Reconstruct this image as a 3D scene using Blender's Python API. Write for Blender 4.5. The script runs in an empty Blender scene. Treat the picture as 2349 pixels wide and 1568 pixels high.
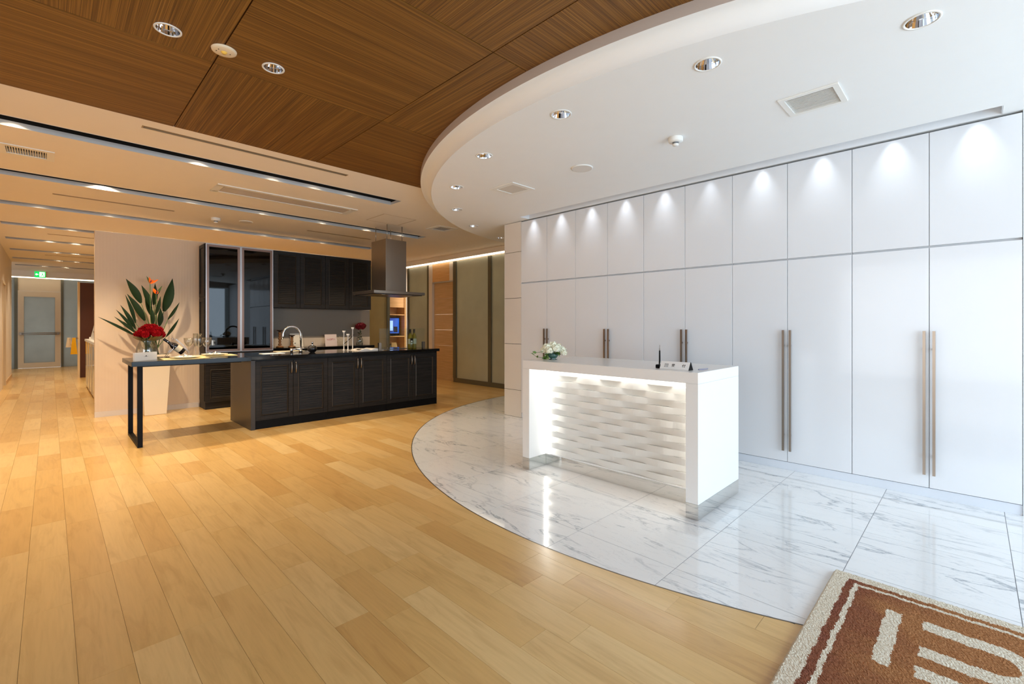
import bpy, bmesh, math, random
import numpy as np
from mathutils import Vector, Matrix
from mathutils.geometry import delaunay_2d_cdt
random.seed(11)
sc = bpy.context.scene
COL = sc.collection
R2 = math.sqrt(2)
PI = math.pi

# ------------------------------------------------------------------ camera
cam_d = bpy.data.cameras.new('camera')
cam = bpy.data.objects.new('camera', cam_d)
COL.objects.link(cam)
cam.location = (0, 0, 1.23)
cam.rotation_euler = (PI/2, 0, -PI/4)
cam_d.sensor_width = 36.0
cam_d.lens = 36.0*1060/2349
cam_d.shift_y = -38/2349
cam_d.clip_start = 0.05
sc.camera = cam
# ------------------------------------------------------------------ view, world, daylight
sc.view_settings.view_transform = 'Standard'
sc.view_settings.look = 'None'
sc.view_settings.gamma = 1.0
sc.view_settings.use_curve_mapping = False
sc.view_settings.exposure = 0.1
try:
    sc.cycles.use_denoising = True
    sc.cycles.max_bounces = 10
    sc.cycles.diffuse_bounces = 5
    sc.cycles.glossy_bounces = 5
    sc.cycles.transmission_bounces = 8
    sc.cycles.transparent_max_bounces = 12
    sc.cycles.sample_clamp_indirect = 6.0
    sc.cycles.caustics_reflective = False
    sc.cycles.caustics_refractive = False
except Exception:
    pass
w = bpy.data.worlds.new('daylight_sky')
sc.world = w
w.use_nodes = True
bg = w.node_tree.nodes['Background']
bg.inputs[0].default_value = (0.75, 0.86, 1.0, 1)
bg.inputs[1].default_value = 1.0

def area_light(name, loc, rot, sx, sy, power, col):
    d = bpy.data.lights.new(name, 'AREA')
    d.shape = 'RECTANGLE'; d.size = sx; d.size_y = sy
    d.energy = power; d.color = col
    o = bpy.data.objects.new(name, d); COL.objects.link(o)
    o.location = loc; o.rotation_euler = rot
    return o
COOL = (0.80, 0.90, 1.0)
WARM = (1.0, 0.79, 0.54)
# daylight entering through the glazed entrance front behind the camera
area_light('entrance_daylight', (2.2, -2.62, 1.35), (PI/2, 0, 0), 4.2, 2.3, 165, (0.64, 0.815, 1.0))
area_light('side_fill', (-3.5, -0.2, 1.35), (PI/2, 0, -PI/2), 4.6, 2.3, 115, (0.92, 0.96, 1.0))  # added fill light from the left; that wall has no window
# unseen fill added behind the frosted partition to brighten its glass
area_light('glass_room_fill', (7.2, 7.4, 2.6), (0, 0, 0), 1.0, 5.0, 125, (1.0, 0.95, 0.86))
# daylight behind the frosted corridor end
area_light('corridor_daylight', (0.0, 20.4, 1.4), (-PI/2, 0, 0), 2.6, 2.4, 32, (0.92, 0.96, 1.0))

def spot(name, loc, target, power, col=WARM, angle=95, blend=0.7, radius=0.03, parent=None, origin=(0, 0, 0)):
    d = bpy.data.lights.new(name, 'SPOT')
    d.energy = power; d.color = col; d.spot_size = math.radians(angle); d.spot_blend = blend
    d.shadow_soft_size = radius
    o = bpy.data.objects.new(name, d); COL.objects.link(o)
    o.location = Vector(loc)-Vector(origin)
    o.rotation_euler = (Vector(target)-Vector(loc)).to_track_quat('-Z', 'Y').to_euler()
    if parent: o.parent = parent
    return o

# ------------------------------------------------------------------ materials
def lin(c):
    return tuple(((v/255)/12.92 if v/255 <= 0.04045 else ((v/255+0.055)/1.055)**2.4) for v in c)
MATS = {}
def nodes(m):
    return m.node_tree.nodes, m.node_tree.links
def M(name, rgb=(200, 200, 200), rough=0.5, metal=0.0, spec=0.5, vary=0.06, scale=6.0, bump=0.0, bscale=200.0, coat=0.0, trans=0.0, ior=1.45, emit=None, es=0.0):
    if name in MATS: return MATS[name]
    m = bpy.data.materials.new(name); m.use_nodes = True
    n, l = nodes(m)
    p = n['Principled BSDF']
    c = lin(rgb)
    p.inputs['Roughness'].default_value = rough
    p.inputs['Metallic'].default_value = metal
    p.inputs['Specular IOR Level'].default_value = spec
    p.inputs['IOR'].default_value = ior
    p.inputs['Coat Weight'].default_value = coat
    p.inputs['Coat Roughness'].default_value = 0.05
    p.inputs['Transmission Weight'].default_value = trans
    tc = n.new('ShaderNodeTexCoord')
    if vary > 0:
        no = n.new('ShaderNodeTexNoise'); no.inputs['Scale'].default_value = scale; no.inputs['Detail'].default_value = 3
        l.new(tc.outputs['Object'], no.inputs['Vector'])
        mx = n.new('ShaderNodeMix'); mx.data_type = 'RGBA'
        mx.inputs['A'].default_value = (*[v*(1-vary) for v in c], 1)
        mx.inputs['B'].default_value = (*[min(1, v*(1+vary)) for v in c], 1)
        l.new(no.outputs['Fac'], mx.inputs['Factor']); l.new(mx.outputs['Result'], p.inputs['Base Color'])
    else:
        p.inputs['Base Color'].default_value = (*c, 1)
    if bump > 0:
        nb = n.new('ShaderNodeTexNoise'); nb.inputs['Scale'].default_value = bscale
        l.new(tc.outputs['Object'], nb.inputs['Vector'])
        b = n.new('ShaderNodeBump'); b.inputs['Strength'].default_value = bump; b.inputs['Distance'].default_value = 0.002
        l.new(nb.outputs['Fac'], b.inputs['Height']); l.new(b.outputs['Normal'], p.inputs['Normal'])
    if emit is not None:
        p.inputs['Emission Color'].default_value = (*lin(emit), 1)
        p.inputs['Emission Strength'].default_value = es
    MATS[name] = m
    return m

def nd(m, t, **kw):
    x = m.node_tree.nodes.new(t)
    for k, v in kw.items():
        if k in x.inputs: x.inputs[k].default_value = v
        else: setattr(x, k, v)
    return x
def lk(m, a, b): m.node_tree.links.new(a, b)
def ramp(m, fac, stops):
    r = nd(m, 'ShaderNodeValToRGB')
    e = r.color_ramp.elements
    while len(e) < len(stops): e.new(0.5)
    for el, (pos, c) in zip(e, stops):
        el.position = pos; el.color = (*c, 1)
    lk(m, fac, r.inputs['Fac'])
    return r
def rnd(m):
    oi = nd(m, 'ShaderNodeObjectInfo'); ge = nd(m, 'ShaderNodeNewGeometry')
    a = nd(m, 'ShaderNodeMath', operation='ADD'); lk(m, oi.outputs['Random'], a.inputs[0]); lk(m, ge.outputs['Random Per Island'], a.inputs[1])
    f = nd(m, 'ShaderNodeMath', operation='FRACT'); lk(m, a.outputs[0], f.inputs[0])
    return f.outputs[0], ge.outputs['Position']
def offset_pos(m, sx, sy, sz, k=37.0):
    r, pos = rnd(m)
    mul = nd(m, 'ShaderNodeVectorMath', operation='MULTIPLY'); mul.inputs[1].default_value = (sx, sy, sz); lk(m, pos, mul.inputs[0])
    sc_ = nd(m, 'ShaderNodeMath', operation='MULTIPLY'); sc_.inputs[1].default_value = k; lk(m, r, sc_.inputs[0])
    ad = nd(m, 'ShaderNodeVectorMath', operation='ADD'); lk(m, mul.outputs[0], ad.inputs[0]); lk(m, sc_.outputs[0], ad.inputs[1])
    return r, ad.outputs[0]

def mat_maple():
    m = M('maple_floor', (225, 190, 140), rough=0.3, vary=0)
    p = m.node_tree.nodes['Principled BSDF']
    r, v = offset_pos(m, 9.0, 1.3, 1.0)
    n1 = nd(m, 'ShaderNodeTexNoise', Scale=1.6, Detail=6.0, Roughness=0.6, Distortion=1.2); lk(m, v, n1.inputs['Vector'])
    r2, v2 = offset_pos(m, 60.0, 3.0, 1.0)
    n2 = nd(m, 'ShaderNodeTexNoise', Scale=1.5, Detail=4.0); lk(m, v2, n2.inputs['Vector'])
    tone = ramp(m, r, [(0.0, lin((204, 160, 94))), (0.08, lin((211, 169, 103))), (0.4, lin((217, 178, 112))), (0.7, lin((221, 184, 121))), (1.0, lin((227, 194, 134)))])
    g = ramp(m, n1.outputs['Fac'], [(0.28, (0.80, 0.74, 0.66)), (0.5, (1, 1, 1)), (0.75, (1.06, 1.05, 1.03))])
    mx = nd(m, 'ShaderNodeMix', data_type='RGBA', blend_type='MULTIPLY'); mx.inputs['Factor'].default_value = 0.75
    lk(m, tone.outputs['Color'], mx.inputs['A']); lk(m, g.outputs['Color'], mx.inputs['B'])
    g2 = ramp(m, n2.outputs['Fac'], [(0.3, (0.9, 0.88, 0.85)), (0.6, (1, 1, 1))])
    mx2 = nd(m, 'ShaderNodeMix', data_type='RGBA', blend_type='MULTIPLY'); mx2.inputs['Factor'].default_value = 0.6
    lk(m, mx.outputs['Result'], mx2.inputs['A']); lk(m, g2.outputs['Color'], mx2.inputs['B'])
    lk(m, mx2.outputs['Result'], p.inputs['Base Color'])
    p.inputs['Coat Weight'].default_value = 0.25; p.inputs['Coat Roughness'].default_value = 0.16
    return m
def mat_marble():
    m = M('white_marble', (235, 236, 236), rough=0.06, vary=0, coat=0.3)
    p = m.node_tree.nodes['Principled BSDF']
    r, v = offset_pos(m, 3.2, 0.8, 1.0)
    wv = nd(m, 'ShaderNodeTexNoise', Scale=1.5, Detail=9.0, Roughness=0.6, Distortion=0.7); lk(m, v, wv.inputs['Vector'])
    # thin veins where the noise crosses its middle
    sub = nd(m, 'ShaderNodeMath', operation='SUBTRACT'); sub.inputs[1].default_value = 0.5; lk(m, wv.outputs['Fac'], sub.inputs[0])
    ab = nd(m, 'ShaderNodeMath', operation='ABSOLUTE'); lk(m, sub.outputs[0], ab.inputs[0])
    vein = ramp(m, ab.outputs[0], [(0.0, lin((150, 156, 162))), (0.007, lin((200, 204, 207))), (0.024, lin((236, 237, 236)))])
    n2 = nd(m, 'ShaderNodeTexNoise', Scale=1.1, Detail=3.0); lk(m, v, n2.inputs['Vector'])
    msk = ramp(m, n2.outputs['Fac'], [(0.42, (0, 0, 0)), (0.60, (1, 1, 1))])
    mx = nd(m, 'ShaderNodeMix', data_type='RGBA')
    lk(m, msk.outputs['Color'], mx.inputs['Factor']); mx.inputs['A'].default_value = (*lin((238, 239, 238)), 1); lk(m, vein.outputs['Color'], mx.inputs['B'])
    n3 = nd(m, 'ShaderNodeTexNoise', Scale=3.2, Detail=7.0, Roughness=0.65, Distortion=1.0); lk(m, v, n3.inputs['Vector'])
    s3 = nd(m, 'ShaderNodeMath', operation='SUBTRACT'); s3.inputs[1].default_value = 0.5; lk(m, n3.outputs['Fac'], s3.inputs[0])
    a3 = nd(m, 'ShaderNodeMath', operation='ABSOLUTE'); lk(m, s3.outputs[0], a3.inputs[0])
    v3 = ramp(m, a3.outputs[0], [(0.0, (0.76, 0.78, 0.80)), (0.009, (1, 1, 1))])
    mm = nd(m, 'ShaderNodeMix', data_type='RGBA', blend_type='MULTIPLY'); mm.inputs['Factor'].default_value = 0.7
    lk(m, mx.outputs['Result'], mm.inputs['A']); lk(m, v3.outputs['Color'], mm.inputs['B'])
    lk(m, mm.outputs['Result'], p.inputs['Base Color'])
    return m
def mat_zebra(name, along_x):
    m = M(name, (110, 72, 36), rough=0.5, vary=0)
    p = m.node_tree.nodes['Principled BSDF']
    sx, sy = (0.28, 95.0) if along_x else (95.0, 0.28)
    r, v = offset_pos(m, sx, sy, 1.0, 19.0)
    n1 = nd(m, 'ShaderNodeTexNoise', Scale=1.25, Detail=2.0, Roughness=0.5); lk(m, v, n1.inputs['Vector'])
    c = ramp(m, n1.outputs['Fac'], [(0.25, lin((82, 48, 14))), (0.36, lin((122, 81, 28))), (0.43, lin((76, 45, 12))), (0.50, lin((138, 95, 36))), (0.57, lin((84, 51, 15))), (0.64, lin((150, 106, 45))), (0.74, lin((94, 58, 18)))])
    lk(m, c.outputs['Color'], p.inputs['Base Color'])
    return m
def mat_darkwood():
    m = M('black_stained_wood', (40, 38, 36), rough=0.5, spec=0.28, vary=0)
    p = m.node_tree.nodes['Principled BSDF']
    tc = nd(m, 'ShaderNodeTexCoord')
    mp = nd(m, 'ShaderNodeMapping'); mp.inputs['Scale'].default_value = (3, 3, 90); lk(m, tc.outputs['Object'], mp.inputs['Vector'])
    n1 = nd(m, 'ShaderNodeTexNoise', Scale=1.2, Detail=4.0); lk(m, mp.outputs[0], n1.inputs['Vector'])
    c = ramp(m, n1.outputs['Fac'], [(0.35, lin((24, 22, 20))), (0.6, lin((38, 34, 31))), (0.8, lin((48, 43, 38)))])
    lk(m, c.outputs['Color'], p.inputs['Base Color'])
    return m
def mat_lightwood(name, a, b):
    m = M(name, a, rough=0.45, vary=0)
    p = m.node_tree.nodes['Principled BSDF']
    tc = nd(m, 'ShaderNodeTexCoord')
    mp = nd(m, 'ShaderNodeMapping'); mp.inputs['Scale'].default_value = (2, 2, 40); lk(m, tc.outputs['Object'], mp.inputs['Vector'])
    n1 = nd(m, 'ShaderNodeTexNoise', Scale=1.3, Detail=4.0); lk(m, mp.outputs[0], n1.inputs['Vector'])
    c = ramp(m, n1.outputs['Fac'], [(0.3, lin(a)), (0.7, lin(b))])
    lk(m, c.outputs['Color'], p.inputs['Base Color'])
    return m
def mat_beadboard():
    m = M('beadboard_paint', (218, 198, 174), rough=0.6, vary=0.02)
    p = m.node_tree.nodes['Principled BSDF']
    ge = nd(m, 'ShaderNodeNewGeometry'); sp = nd(m, 'ShaderNodeSeparateXYZ'); lk(m, ge.outputs['Position'], sp.inputs[0])
    mu = nd(m, 'ShaderNodeMath', operation='MULTIPLY'); mu.inputs[1].default_value = 2*PI/0.035; lk(m, sp.outputs['X'], mu.inputs[0])
    si = nd(m, 'ShaderNodeMath', operation='SINE'); lk(m, mu.outputs[0], si.inputs[0])
    b = nd(m, 'ShaderNodeBump', Strength=0.12, Distance=0.003); lk(m, si.outputs[0], b.inputs['Height']); lk(m, b.outputs['Normal'], p.inputs['Normal'])
    return m
def mat_frosted(name, rgb, gloss=0.12, rough=0.25, tmix=0.55):
    m = bpy.data.materials.new(name); m.use_nodes = True
    n, l = nodes(m); n.remove(n['Principled BSDF'])
    out = n['Material Output']
    c = (*lin(rgb), 1)
    tc = nd(m, 'ShaderNodeTexCoord'); no = nd(m, 'ShaderNodeTexNoise', Scale=3.0); lk(m, tc.outputs['Object'], no.inputs['Vector'])
    cr = ramp(m, no.outputs['Fac'], [(0.3, tuple(v*0.95 for v in c[:3])), (0.7, tuple(min(1, v*1.05) for v in c[:3]))])
    d = nd(m, 'ShaderNodeBsdfDiffuse'); t = nd(m, 'ShaderNodeBsdfTranslucent'); g = nd(m, 'ShaderNodeBsdfGlossy', Roughness=rough)
    for s in (d, t): lk(m, cr.outputs['Color'], s.inputs['Color'])
    a = nd(m, 'ShaderNodeMixShader'); a.inputs[0].default_value = tmix; lk(m, d.outputs[0], a.inputs[1]); lk(m, t.outputs[0], a.inputs[2])
    b = nd(m, 'ShaderNodeMixShader'); b.inputs[0].default_value = gloss; lk(m, a.outputs[0], b.inputs[1]); lk(m, g.outputs[0], b.inputs[2])
    lk(m, b.outputs[0], out.inputs['Surface'])
    MATS[name] = m
    return m
def mat_pane(name, tint, gl=0.04, top=0.6):
    """thin clear sheet: transparent with a fresnel reflection"""
    m = bpy.data.materials.new(name); m.use_nodes = True
    n, l = nodes(m); n.remove(n['Principled BSDF'])
    out = n['Material Output']
    t = nd(m, 'ShaderNodeBsdfTransparent'); t.inputs['Color'].default_value = (*tint, 1)
    g = nd(m, 'ShaderNodeBsdfGlossy', Roughness=0.02)
    lw = nd(m, 'ShaderNodeLayerWeight', Blend=0.5)
    pw = nd(m, 'ShaderNodeMath', operation='POWER'); pw.inputs[1].default_value = 3.0; lk(m, lw.outputs['Facing'], pw.inputs[0])
    mr = nd(m, 'ShaderNodeMapRange'); lk(m, pw.outputs[0], mr.inputs['Value']); mr.inputs['To Min'].default_value = gl; mr.inputs['To Max'].default_value = top
    mx = nd(m, 'ShaderNodeMixShader'); lk(m, mr.outputs[0], mx.inputs[0]); lk(m, t.outputs[0], mx.inputs[1]); lk(m, g.outputs[0], mx.inputs[2])
    lk(m, mx.outputs[0], out.inputs['Surface'])
    MATS[name] = m
    return m

MAPLE = mat_maple(); MARBLE = mat_marble()
ZEBX = mat_zebra('zebrano_grain_across', True); ZEBY = mat_zebra('zebrano_grain_along', False)
DARK = mat_darkwood()
OAK = mat_lightwood('pale_oak', (198, 164, 122), (214, 182, 142))
BEECH = mat_lightwood('warm_beech', (214, 166, 108), (228, 184, 128))
BEAD = mat_beadboard()
FROST = mat_frosted('frosted_green_glass', (180, 180, 162), 0.10, 0.3, 0.35)
FROSTC = mat_frosted('frosted_blue_glass', (180, 180, 172), 0.05, 0.3, 0.75)
PANE = mat_pane('clear_glass_sheet', (0.93, 0.97, 0.95), 0.05, 0.7)
SMOKE = mat_pane('smoked_glass', (0.035, 0.035, 0.045), 0.038, 0.8)
CLEAR = mat_pane('drinking_glass', (0.93, 0.94, 0.93), 0.10, 1.0)
CEILW = M('white_ceiling_plaster', (232, 232, 230), 0.7, vary=0.015)
CEILB = M('cream_ceiling_plaster', (232, 224, 212), 0.7, vary=0.015)
FASC = M('taupe_fascia', (172, 158, 148), 0.65, vary=0.02)  # fascia coloured a darker taupe than the white disc
GLOSSW = M('white_gloss_lacquer', (226, 227, 229), 0.16, vary=0.01, coat=0.25)
SOLIDW = M('white_solid_surface', (236, 236, 234), 0.22, vary=0.01)
TILEW = M('white_wave_tile', (226, 225, 220), 0.3, vary=0.01)
MIRROR = M('polished_steel', (225, 225, 222), 0.03, 1.0, vary=0.01)
CHROME = M('chrome', (225, 226, 230), 0.05, 1.0, vary=0.01)
STEEL = M('brushed_steel', (160, 150, 138), 0.33, 1.0, vary=0.06, scale=3)
ALU = M('aluminium_profile', (190, 190, 192), 0.35, 0.7, vary=0.03)
LIPM = M('satin_silver_lip', (206, 206, 206), 0.4, 0.25, vary=0.02)
BRONZE = M('bronze_handle_metal', (150, 138, 126), 0.32, 1.0, vary=0.03)
OLIVE = M('grey_olive_frame', (110, 108, 92), 0.4, 0.6, vary=0.03)
BROWNF = M('brown_frame_metal', (128, 102, 90), 0.35, 0.7, vary=0.03)
BLACK = M('black_satin', (12, 12, 13), 0.5, spec=0.15, vary=0.05)
STONE = M('black_polished_stone', (11, 11, 12), 0.12, spec=0.28, vary=0.1, scale=60)
BLKHOLE = M('dark_recess', (14, 13, 12), 0.9, vary=0.05)
PLASTW = M('white_plastic', (228, 226, 220), 0.45, vary=0.01)
WALLP = M('warm_white_wall_paint', (222, 214, 204), 0.65, vary=0.02)
PANELB = M('beige_wall_panel', (222, 214, 204), 0.45, vary=0.02)
BROWNP = M('dark_brown_laminate', (78, 44, 32), 0.4, vary=0.12, scale=4)
SUBF = M('subfloor_brown', (110, 78, 44), 0.9, vary=0.05)  # brown subfloor, seen as thin joints between the planks
GREYGAP = M('grey_grout', (150, 152, 156), 0.8, vary=0.05)
CREAM = M('cream_paint', (222, 206, 178), 0.5, vary=0.02)

# ------------------------------------------------------------------ mesh builder
class MB:
    def __init__(s, origin=(0, 0, 0)):
        s.bm = bmesh.new(); s.o = Vector(origin)
    def V(s, x, y, z): return s.bm.verts.new((x-s.o.x, y-s.o.y, z-s.o.z))
    def F(s, vs, smooth=False):
        try:
            f = s.bm.faces.new(vs); f.smooth = smooth; return f
        except ValueError: return None
    def box(s, x0, x1, y0, y1, z0, z1):
        v = [s.V(x, y, z) for z in (z0, z1) for y in (y0, y1) for x in (x0, x1)]
        for q in ((0, 2, 3, 1), (4, 5, 7, 6), (0, 1, 5, 4), (2, 6, 7, 3), (0, 4, 6, 2), (1, 3, 7, 5)): s.F([v[i] for i in q])
        return s
    def prism(s, poly, z0, z1, top=None):
        top = top or poly
        a = [s.V(x, y, z0) for x, y in poly]; b = [s.V(x, y, z1) for x, y in top]
        n = len(poly)
        s.F(a[::-1]); s.F(b)
        for i in range(n): s.F([a[i], a[(i+1) % n], b[(i+1) % n], b[i]])
        return s
    def extr(s, poly3, vec):
        a = [s.V(*p) for p in poly3]; b = [s.V(*(Vector(p)+Vector(vec))) for p in poly3]
        n = len(a); s.F(a[::-1]); s.F(b)
        for i in range(n): s.F([a[i], a[(i+1) % n], b[(i+1) % n], b[i]])
        return s
    def lathe(s, prof, cx, cy, n=24, smooth=True, cap=False, mat=None):
        rings = []
        for r, z in prof:
            ring = []
            for i in range(n):
                a = 2*PI*i/n
                p = Vector((r*math.cos(a), r*math.sin(a), z))
                if mat is not None: p = mat @ p
                else: p = p+Vector((cx, cy, 0))
                ring.append(s.V(*p))
            rings.append(ring)
        for a, b in zip(rings, rings[1:]):
            for i in range(n): s.F([a[i], a[(i+1) % n], b[(i+1) % n], b[i]], smooth)
        if cap: s.F(rings[0][::-1]); s.F(rings[-1])
        return s
    def cyl(s, cx, cy, z0, z1, r, n=20): return s.lathe([(r, z0), (r, z1)], cx, cy, n, True, True)
    def tube(s, pts, r, n=8, smooth=True, cap=True):
        pts = [Vector(p) for p in pts]
        rr = r if isinstance(r, (list, tuple)) else [r]*len(pts)
        rings = []; up = None
        for i, p in enumerate(pts):
            d = (pts[min(i+1, len(pts)-1)]-pts[max(i-1, 0)]).normalized()
            if up is None:
                up = Vector((0, 0, 1)) if abs(d.z) < 0.9 else Vector((1, 0, 0))
            x = d.cross(up).normalized(); up = x.cross(d).normalized()
            rings.append([s.V(*(p+x*(rr[i]*math.cos(2*PI*k/n))+up*(rr[i]*math.sin(2*PI*k/n)))) for k in range(n)])
        for a, b in zip(rings, rings[1:]):
            for i in range(n): s.F([a[i], a[(i+1) % n], b[(i+1) % n], b[i]], smooth)
        if cap: s.F(rings[0][::-1]); s.F(rings[-1])
        return s
    def sheet(s, rows, smooth=True):
        g = [[s.V(*p) for p in r] for r in rows]
        for a, b in zip(g, g[1:]):
            for i in range(len(a)-1): s.F([a[i], a[i+1], b[i+1], b[i]], smooth)
        return s
    def plate(s, outer, holes, z0, z1, top=True):
        """flat plate with holes, underside at z0"""
        loops = [outer]+holes
        pts = []; edges = []
        for lp in loops:
            k = len(pts); pts += [Vector((x, y)) for x, y in lp]
            edges += [(k+i, k+(i+1) % len(lp)) for i in range(len(lp))]
        vo, eo, fo, *_ = delaunay_2d_cdt(pts, edges, [], 0, 1e-6)
        def inside(p, lp):
            c = False; j = len(lp)-1
            for i in range(len(lp)):
                xi, yi = lp[i]; xj, yj = lp[j]
                if (yi > p[1]) != (yj > p[1]) and p[0] < (xj-xi)*(p[1]-yi)/(yj-yi)+xi: c = not c
                j = i
            return c
        lo = {}; hi = {}
        for f in fo:
            c = sum((vo[i] for i in f), Vector((0, 0)))/len(f)
            if not inside(c, outer) or any(inside(c, h) for h in holes): continue
            for i in f:
                if i not in lo:
                    lo[i] = s.V(vo[i].x, vo[i].y, z0); hi[i] = s.V(vo[i].x, vo[i].y, z1)
            s.F([lo[i] for i in f][::-1])
            if top: s.F([hi[i] for i in f])
        for lp in loops:
            a = [s.V(x, y, z0) for x, y in lp]; b = [s.V(x, y, z1) for x, y in lp]
            for i in range(len(lp)): s.F([a[i], a[(i+1) % len(lp)], b[(i+1) % len(lp)], b[i]])
        return s
    def build(s, name, mat, parent=None, bevel=0.0, label=None, seg=1, loc=None):
        if bevel > 0:
            try: bmesh.ops.bevel(s.bm, geom=list(s.bm.edges), offset=bevel, segments=seg, affect='EDGES', profile=0.5, clamp_overlap=True)
            except Exception: pass
        bmesh.ops.recalc_face_normals(s.bm, faces=list(s.bm.faces))
        me = bpy.data.meshes.new(name); s.bm.to_mesh(me); s.bm.free()
        for mm in (mat if isinstance(mat, (list, tuple)) else [mat]): me.materials.append(mm)
        o = bpy.data.objects.new(name, me); COL.objects.link(o)
        if loc is not None: o.location = loc
        elif parent is None: o.location = s.o
        if parent is not None: o.parent = parent
        if label: o['label'] = label
        return o

def thing(name, label, cat, loc=(0, 0, 0), rotz=0.0, group=None, kind=None):
    o = bpy.data.objects.new(name, None); COL.objects.link(o)
    o.empty_display_size = 0.1
    o.location = loc; o.rotation_euler = (0, 0, rotz)
    return tag(o, label, cat, group, kind)
def tag(o, label=None, cat=None, group=None, kind=None):
    if label: o['label'] = label
    if cat: o['category'] = cat
    if group: o['group'] = group
    if kind: o['kind'] = kind
    return o
def struct(o, label, cat): return tag(o, label, cat, None, 'structure')
def copy_tree(o, parent=None):
    c = o.copy(); COL.objects.link(c)
    if parent is not None: c.parent = parent
    for ch in list(o.children): copy_tree(ch, c)
    return c
def arc(cx, cy, r, a0, a1, n): return [(cx+r*math.cos(a0+(a1-a0)*i/n), cy+r*math.sin(a0+(a1-a0)*i/n)) for i in range(n+1)]
def rect(x0, x1, y0, y1): return [(x0, y0), (x1, y0), (x1, y1), (x0, y1)]
def circ(cx, cy, r, n=28): return [(cx+r*math.cos(2*PI*i/n), cy+r*math.sin(2*PI*i/n)) for i in range(n)]
def text(name, body, size, mat, parent, origin, loc, xdir, ydir, ext=0.0006, align='CENTER'):
    """flat lettering: xdir/ydir are the reading and up directions in the world"""
    cu = bpy.data.curves.new('txt', 'FONT'); cu.body = body; cu.size = size; cu.extrude = ext
    cu.align_x = align; cu.align_y = 'CENTER'
    t = bpy.data.objects.new('txt', cu); COL.objects.link(t)
    dg = bpy.context.evaluated_depsgraph_get()
    me = bpy.data.meshes.new_from_object(t.evaluated_get(dg))
    bpy.data.objects.remove(t); bpy.data.curves.remove(cu)
    x = Vector(xdir).normalized(); y = Vector(ydir).normalized(); z = x.cross(y)
    mt = Matrix(((x.x, y.x, z.x, loc[0]-origin[0]), (x.y, y.y, z.y, loc[1]-origin[1]), (x.z, y.z, z.z, loc[2]-origin[2]), (0, 0, 0, 1)))
    me.transform(mt); me.name = name
    me.materials.clear(); me.materials.append(mat)
    o = bpy.data.objects.new(name, me); COL.objects.link(o); o.parent = parent
    return o

# ================================================================== STRUCTURE
ZB = 2.76           # cream and wood ceilings
ZW = 2.62           # white dropped disc
FC, FR = (5.882, 1.863), 3.94      # marble circle on the floor
CC, CR = (5.915, 1.857), 3.773     # dropped ceiling disc
XW = 4.435          # face of the white cabinet wall
YK = 8.30           # face of the kitchen partition
XG = 6.22           # glass partition
def xarc(y):
    q = FR*FR-(y-FC[1])**2
    return FC[0]-math.sqrt(q) if q > 0 else None

# ---- floor: subfloor, maple planks, marble tiles, metal edge
floor = struct(MB().box(-3.6, 8.2, -2.75, 19.6, -0.1, -0.006).build('floor', SUBF), 'honey maple plank floor with a round inlay of white marble', 'floor')
def in_view(x, y):
    d = (x+y)/R2
    if d < 0.9: return d > 0.2
    u = (x-y)/R2/d
    return -1.2 < u < 1.2
planks = []
GAPW = 0.0005
k = 0
x = 1.87-0.15*37
while x < 8.2:
    y = -2.7-random.random()*0.9
    while y < 19.5:
        ln = random.choice([0.9, 0.9, 0.9, 0.9, 0.62, 0.45, 0.28])
        y1 = min(y+ln, 19.5)
        if y1 > -2.7:
            planks.append((x, x+0.15, max(y, -2.7), y1))
        y = y1
    x += 0.15
def plank_mesh(mb, pl, ox=0, oy=0):
    x0, x1, y0, y1 = pl[0]+GAPW, pl[1]-GAPW, pl[2]+GAPW, pl[3]-GAPW
    edge = False
    if x1 > FC[0]-FR-0.02:
        for yy in (y0, (y0+y1)/2, y1, max(y0, min(y1, FC[1]))):
            xa = xarc(yy)
            if xa is not None and xa < x1: edge = True
    if not edge:
        mb.box(x0-ox, x1-ox, y0-oy, y1-oy, -0.006, 0.0); return True
    n = max(2, int((y1-y0)/0.025)); made = False; run = []
    def flush(run):
        if len(run) < 2: return False
        mb.sheet([[(x0-ox, a[0]-oy, -0.006), (a[1]-ox, a[0]-oy, -0.006), (a[1]-ox, a[0]-oy, 0.0), (x0-ox, a[0]-oy, 0.0), (x0-ox, a[0]-oy, -0.006)] for a in run], False)
        return True
    for i in range(n+1):
        yy = y0+(y1-y0)*i/n
        xa = xarc(yy)
        xr = x1 if xa is None else min(x1, xa-0.001)
        if xa is not None and xr <= x0+0.001:
            made = flush(run) or made; run = []
        else: run.append((yy, max(xr, x0+0.001)))
    made = flush(run) or made
    return made
def score(p):
    cx, cy = (p[0]+p[1])/2, (p[2]+p[3])/2
    d = (cx+cy)/R2
    if not in_view(cx, cy): return 0
    if cx > FC[0]-FR and math.hypot(cx-FC[0], cy-FC[1]) < FR+0.02: return 0
    return (p[1]-p[0])*(p[3]-p[2])/max(d, 0.9)**3
planks.sort(key=score, reverse=True)
cache = {}
rest = MB()
nobj = 0
for p in planks:
    inside_marble = all(math.hypot(a-FC[0], b-FC[1]) < FR for a in p[:2] for b in p[2:])
    if inside_marble: continue
    if nobj < 300 and score(p) > 0:
        key = round(p[3]-p[2], 3)
        plain = p[1] < FC[0]-FR-0.02 or (p[2] > FC[1]+FR+0.05)
        if plain and key in cache:
            o = bpy.data.objects.new('plank', cache[key]); COL.objects.link(o)
        else:
            mb = MB()
            if not plank_mesh(mb, p, p[0], p[2]): continue
            o = mb.build('plank', MAPLE)
            if plain: cache[key] = o.data
        o.location = (p[0], p[2], 0); o.parent = floor; nobj += 1
    else:
        plank_mesh(rest, p)
o = rest.build('plank_field', MAPLE, floor); o['kind'] = 'stuff'
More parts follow.
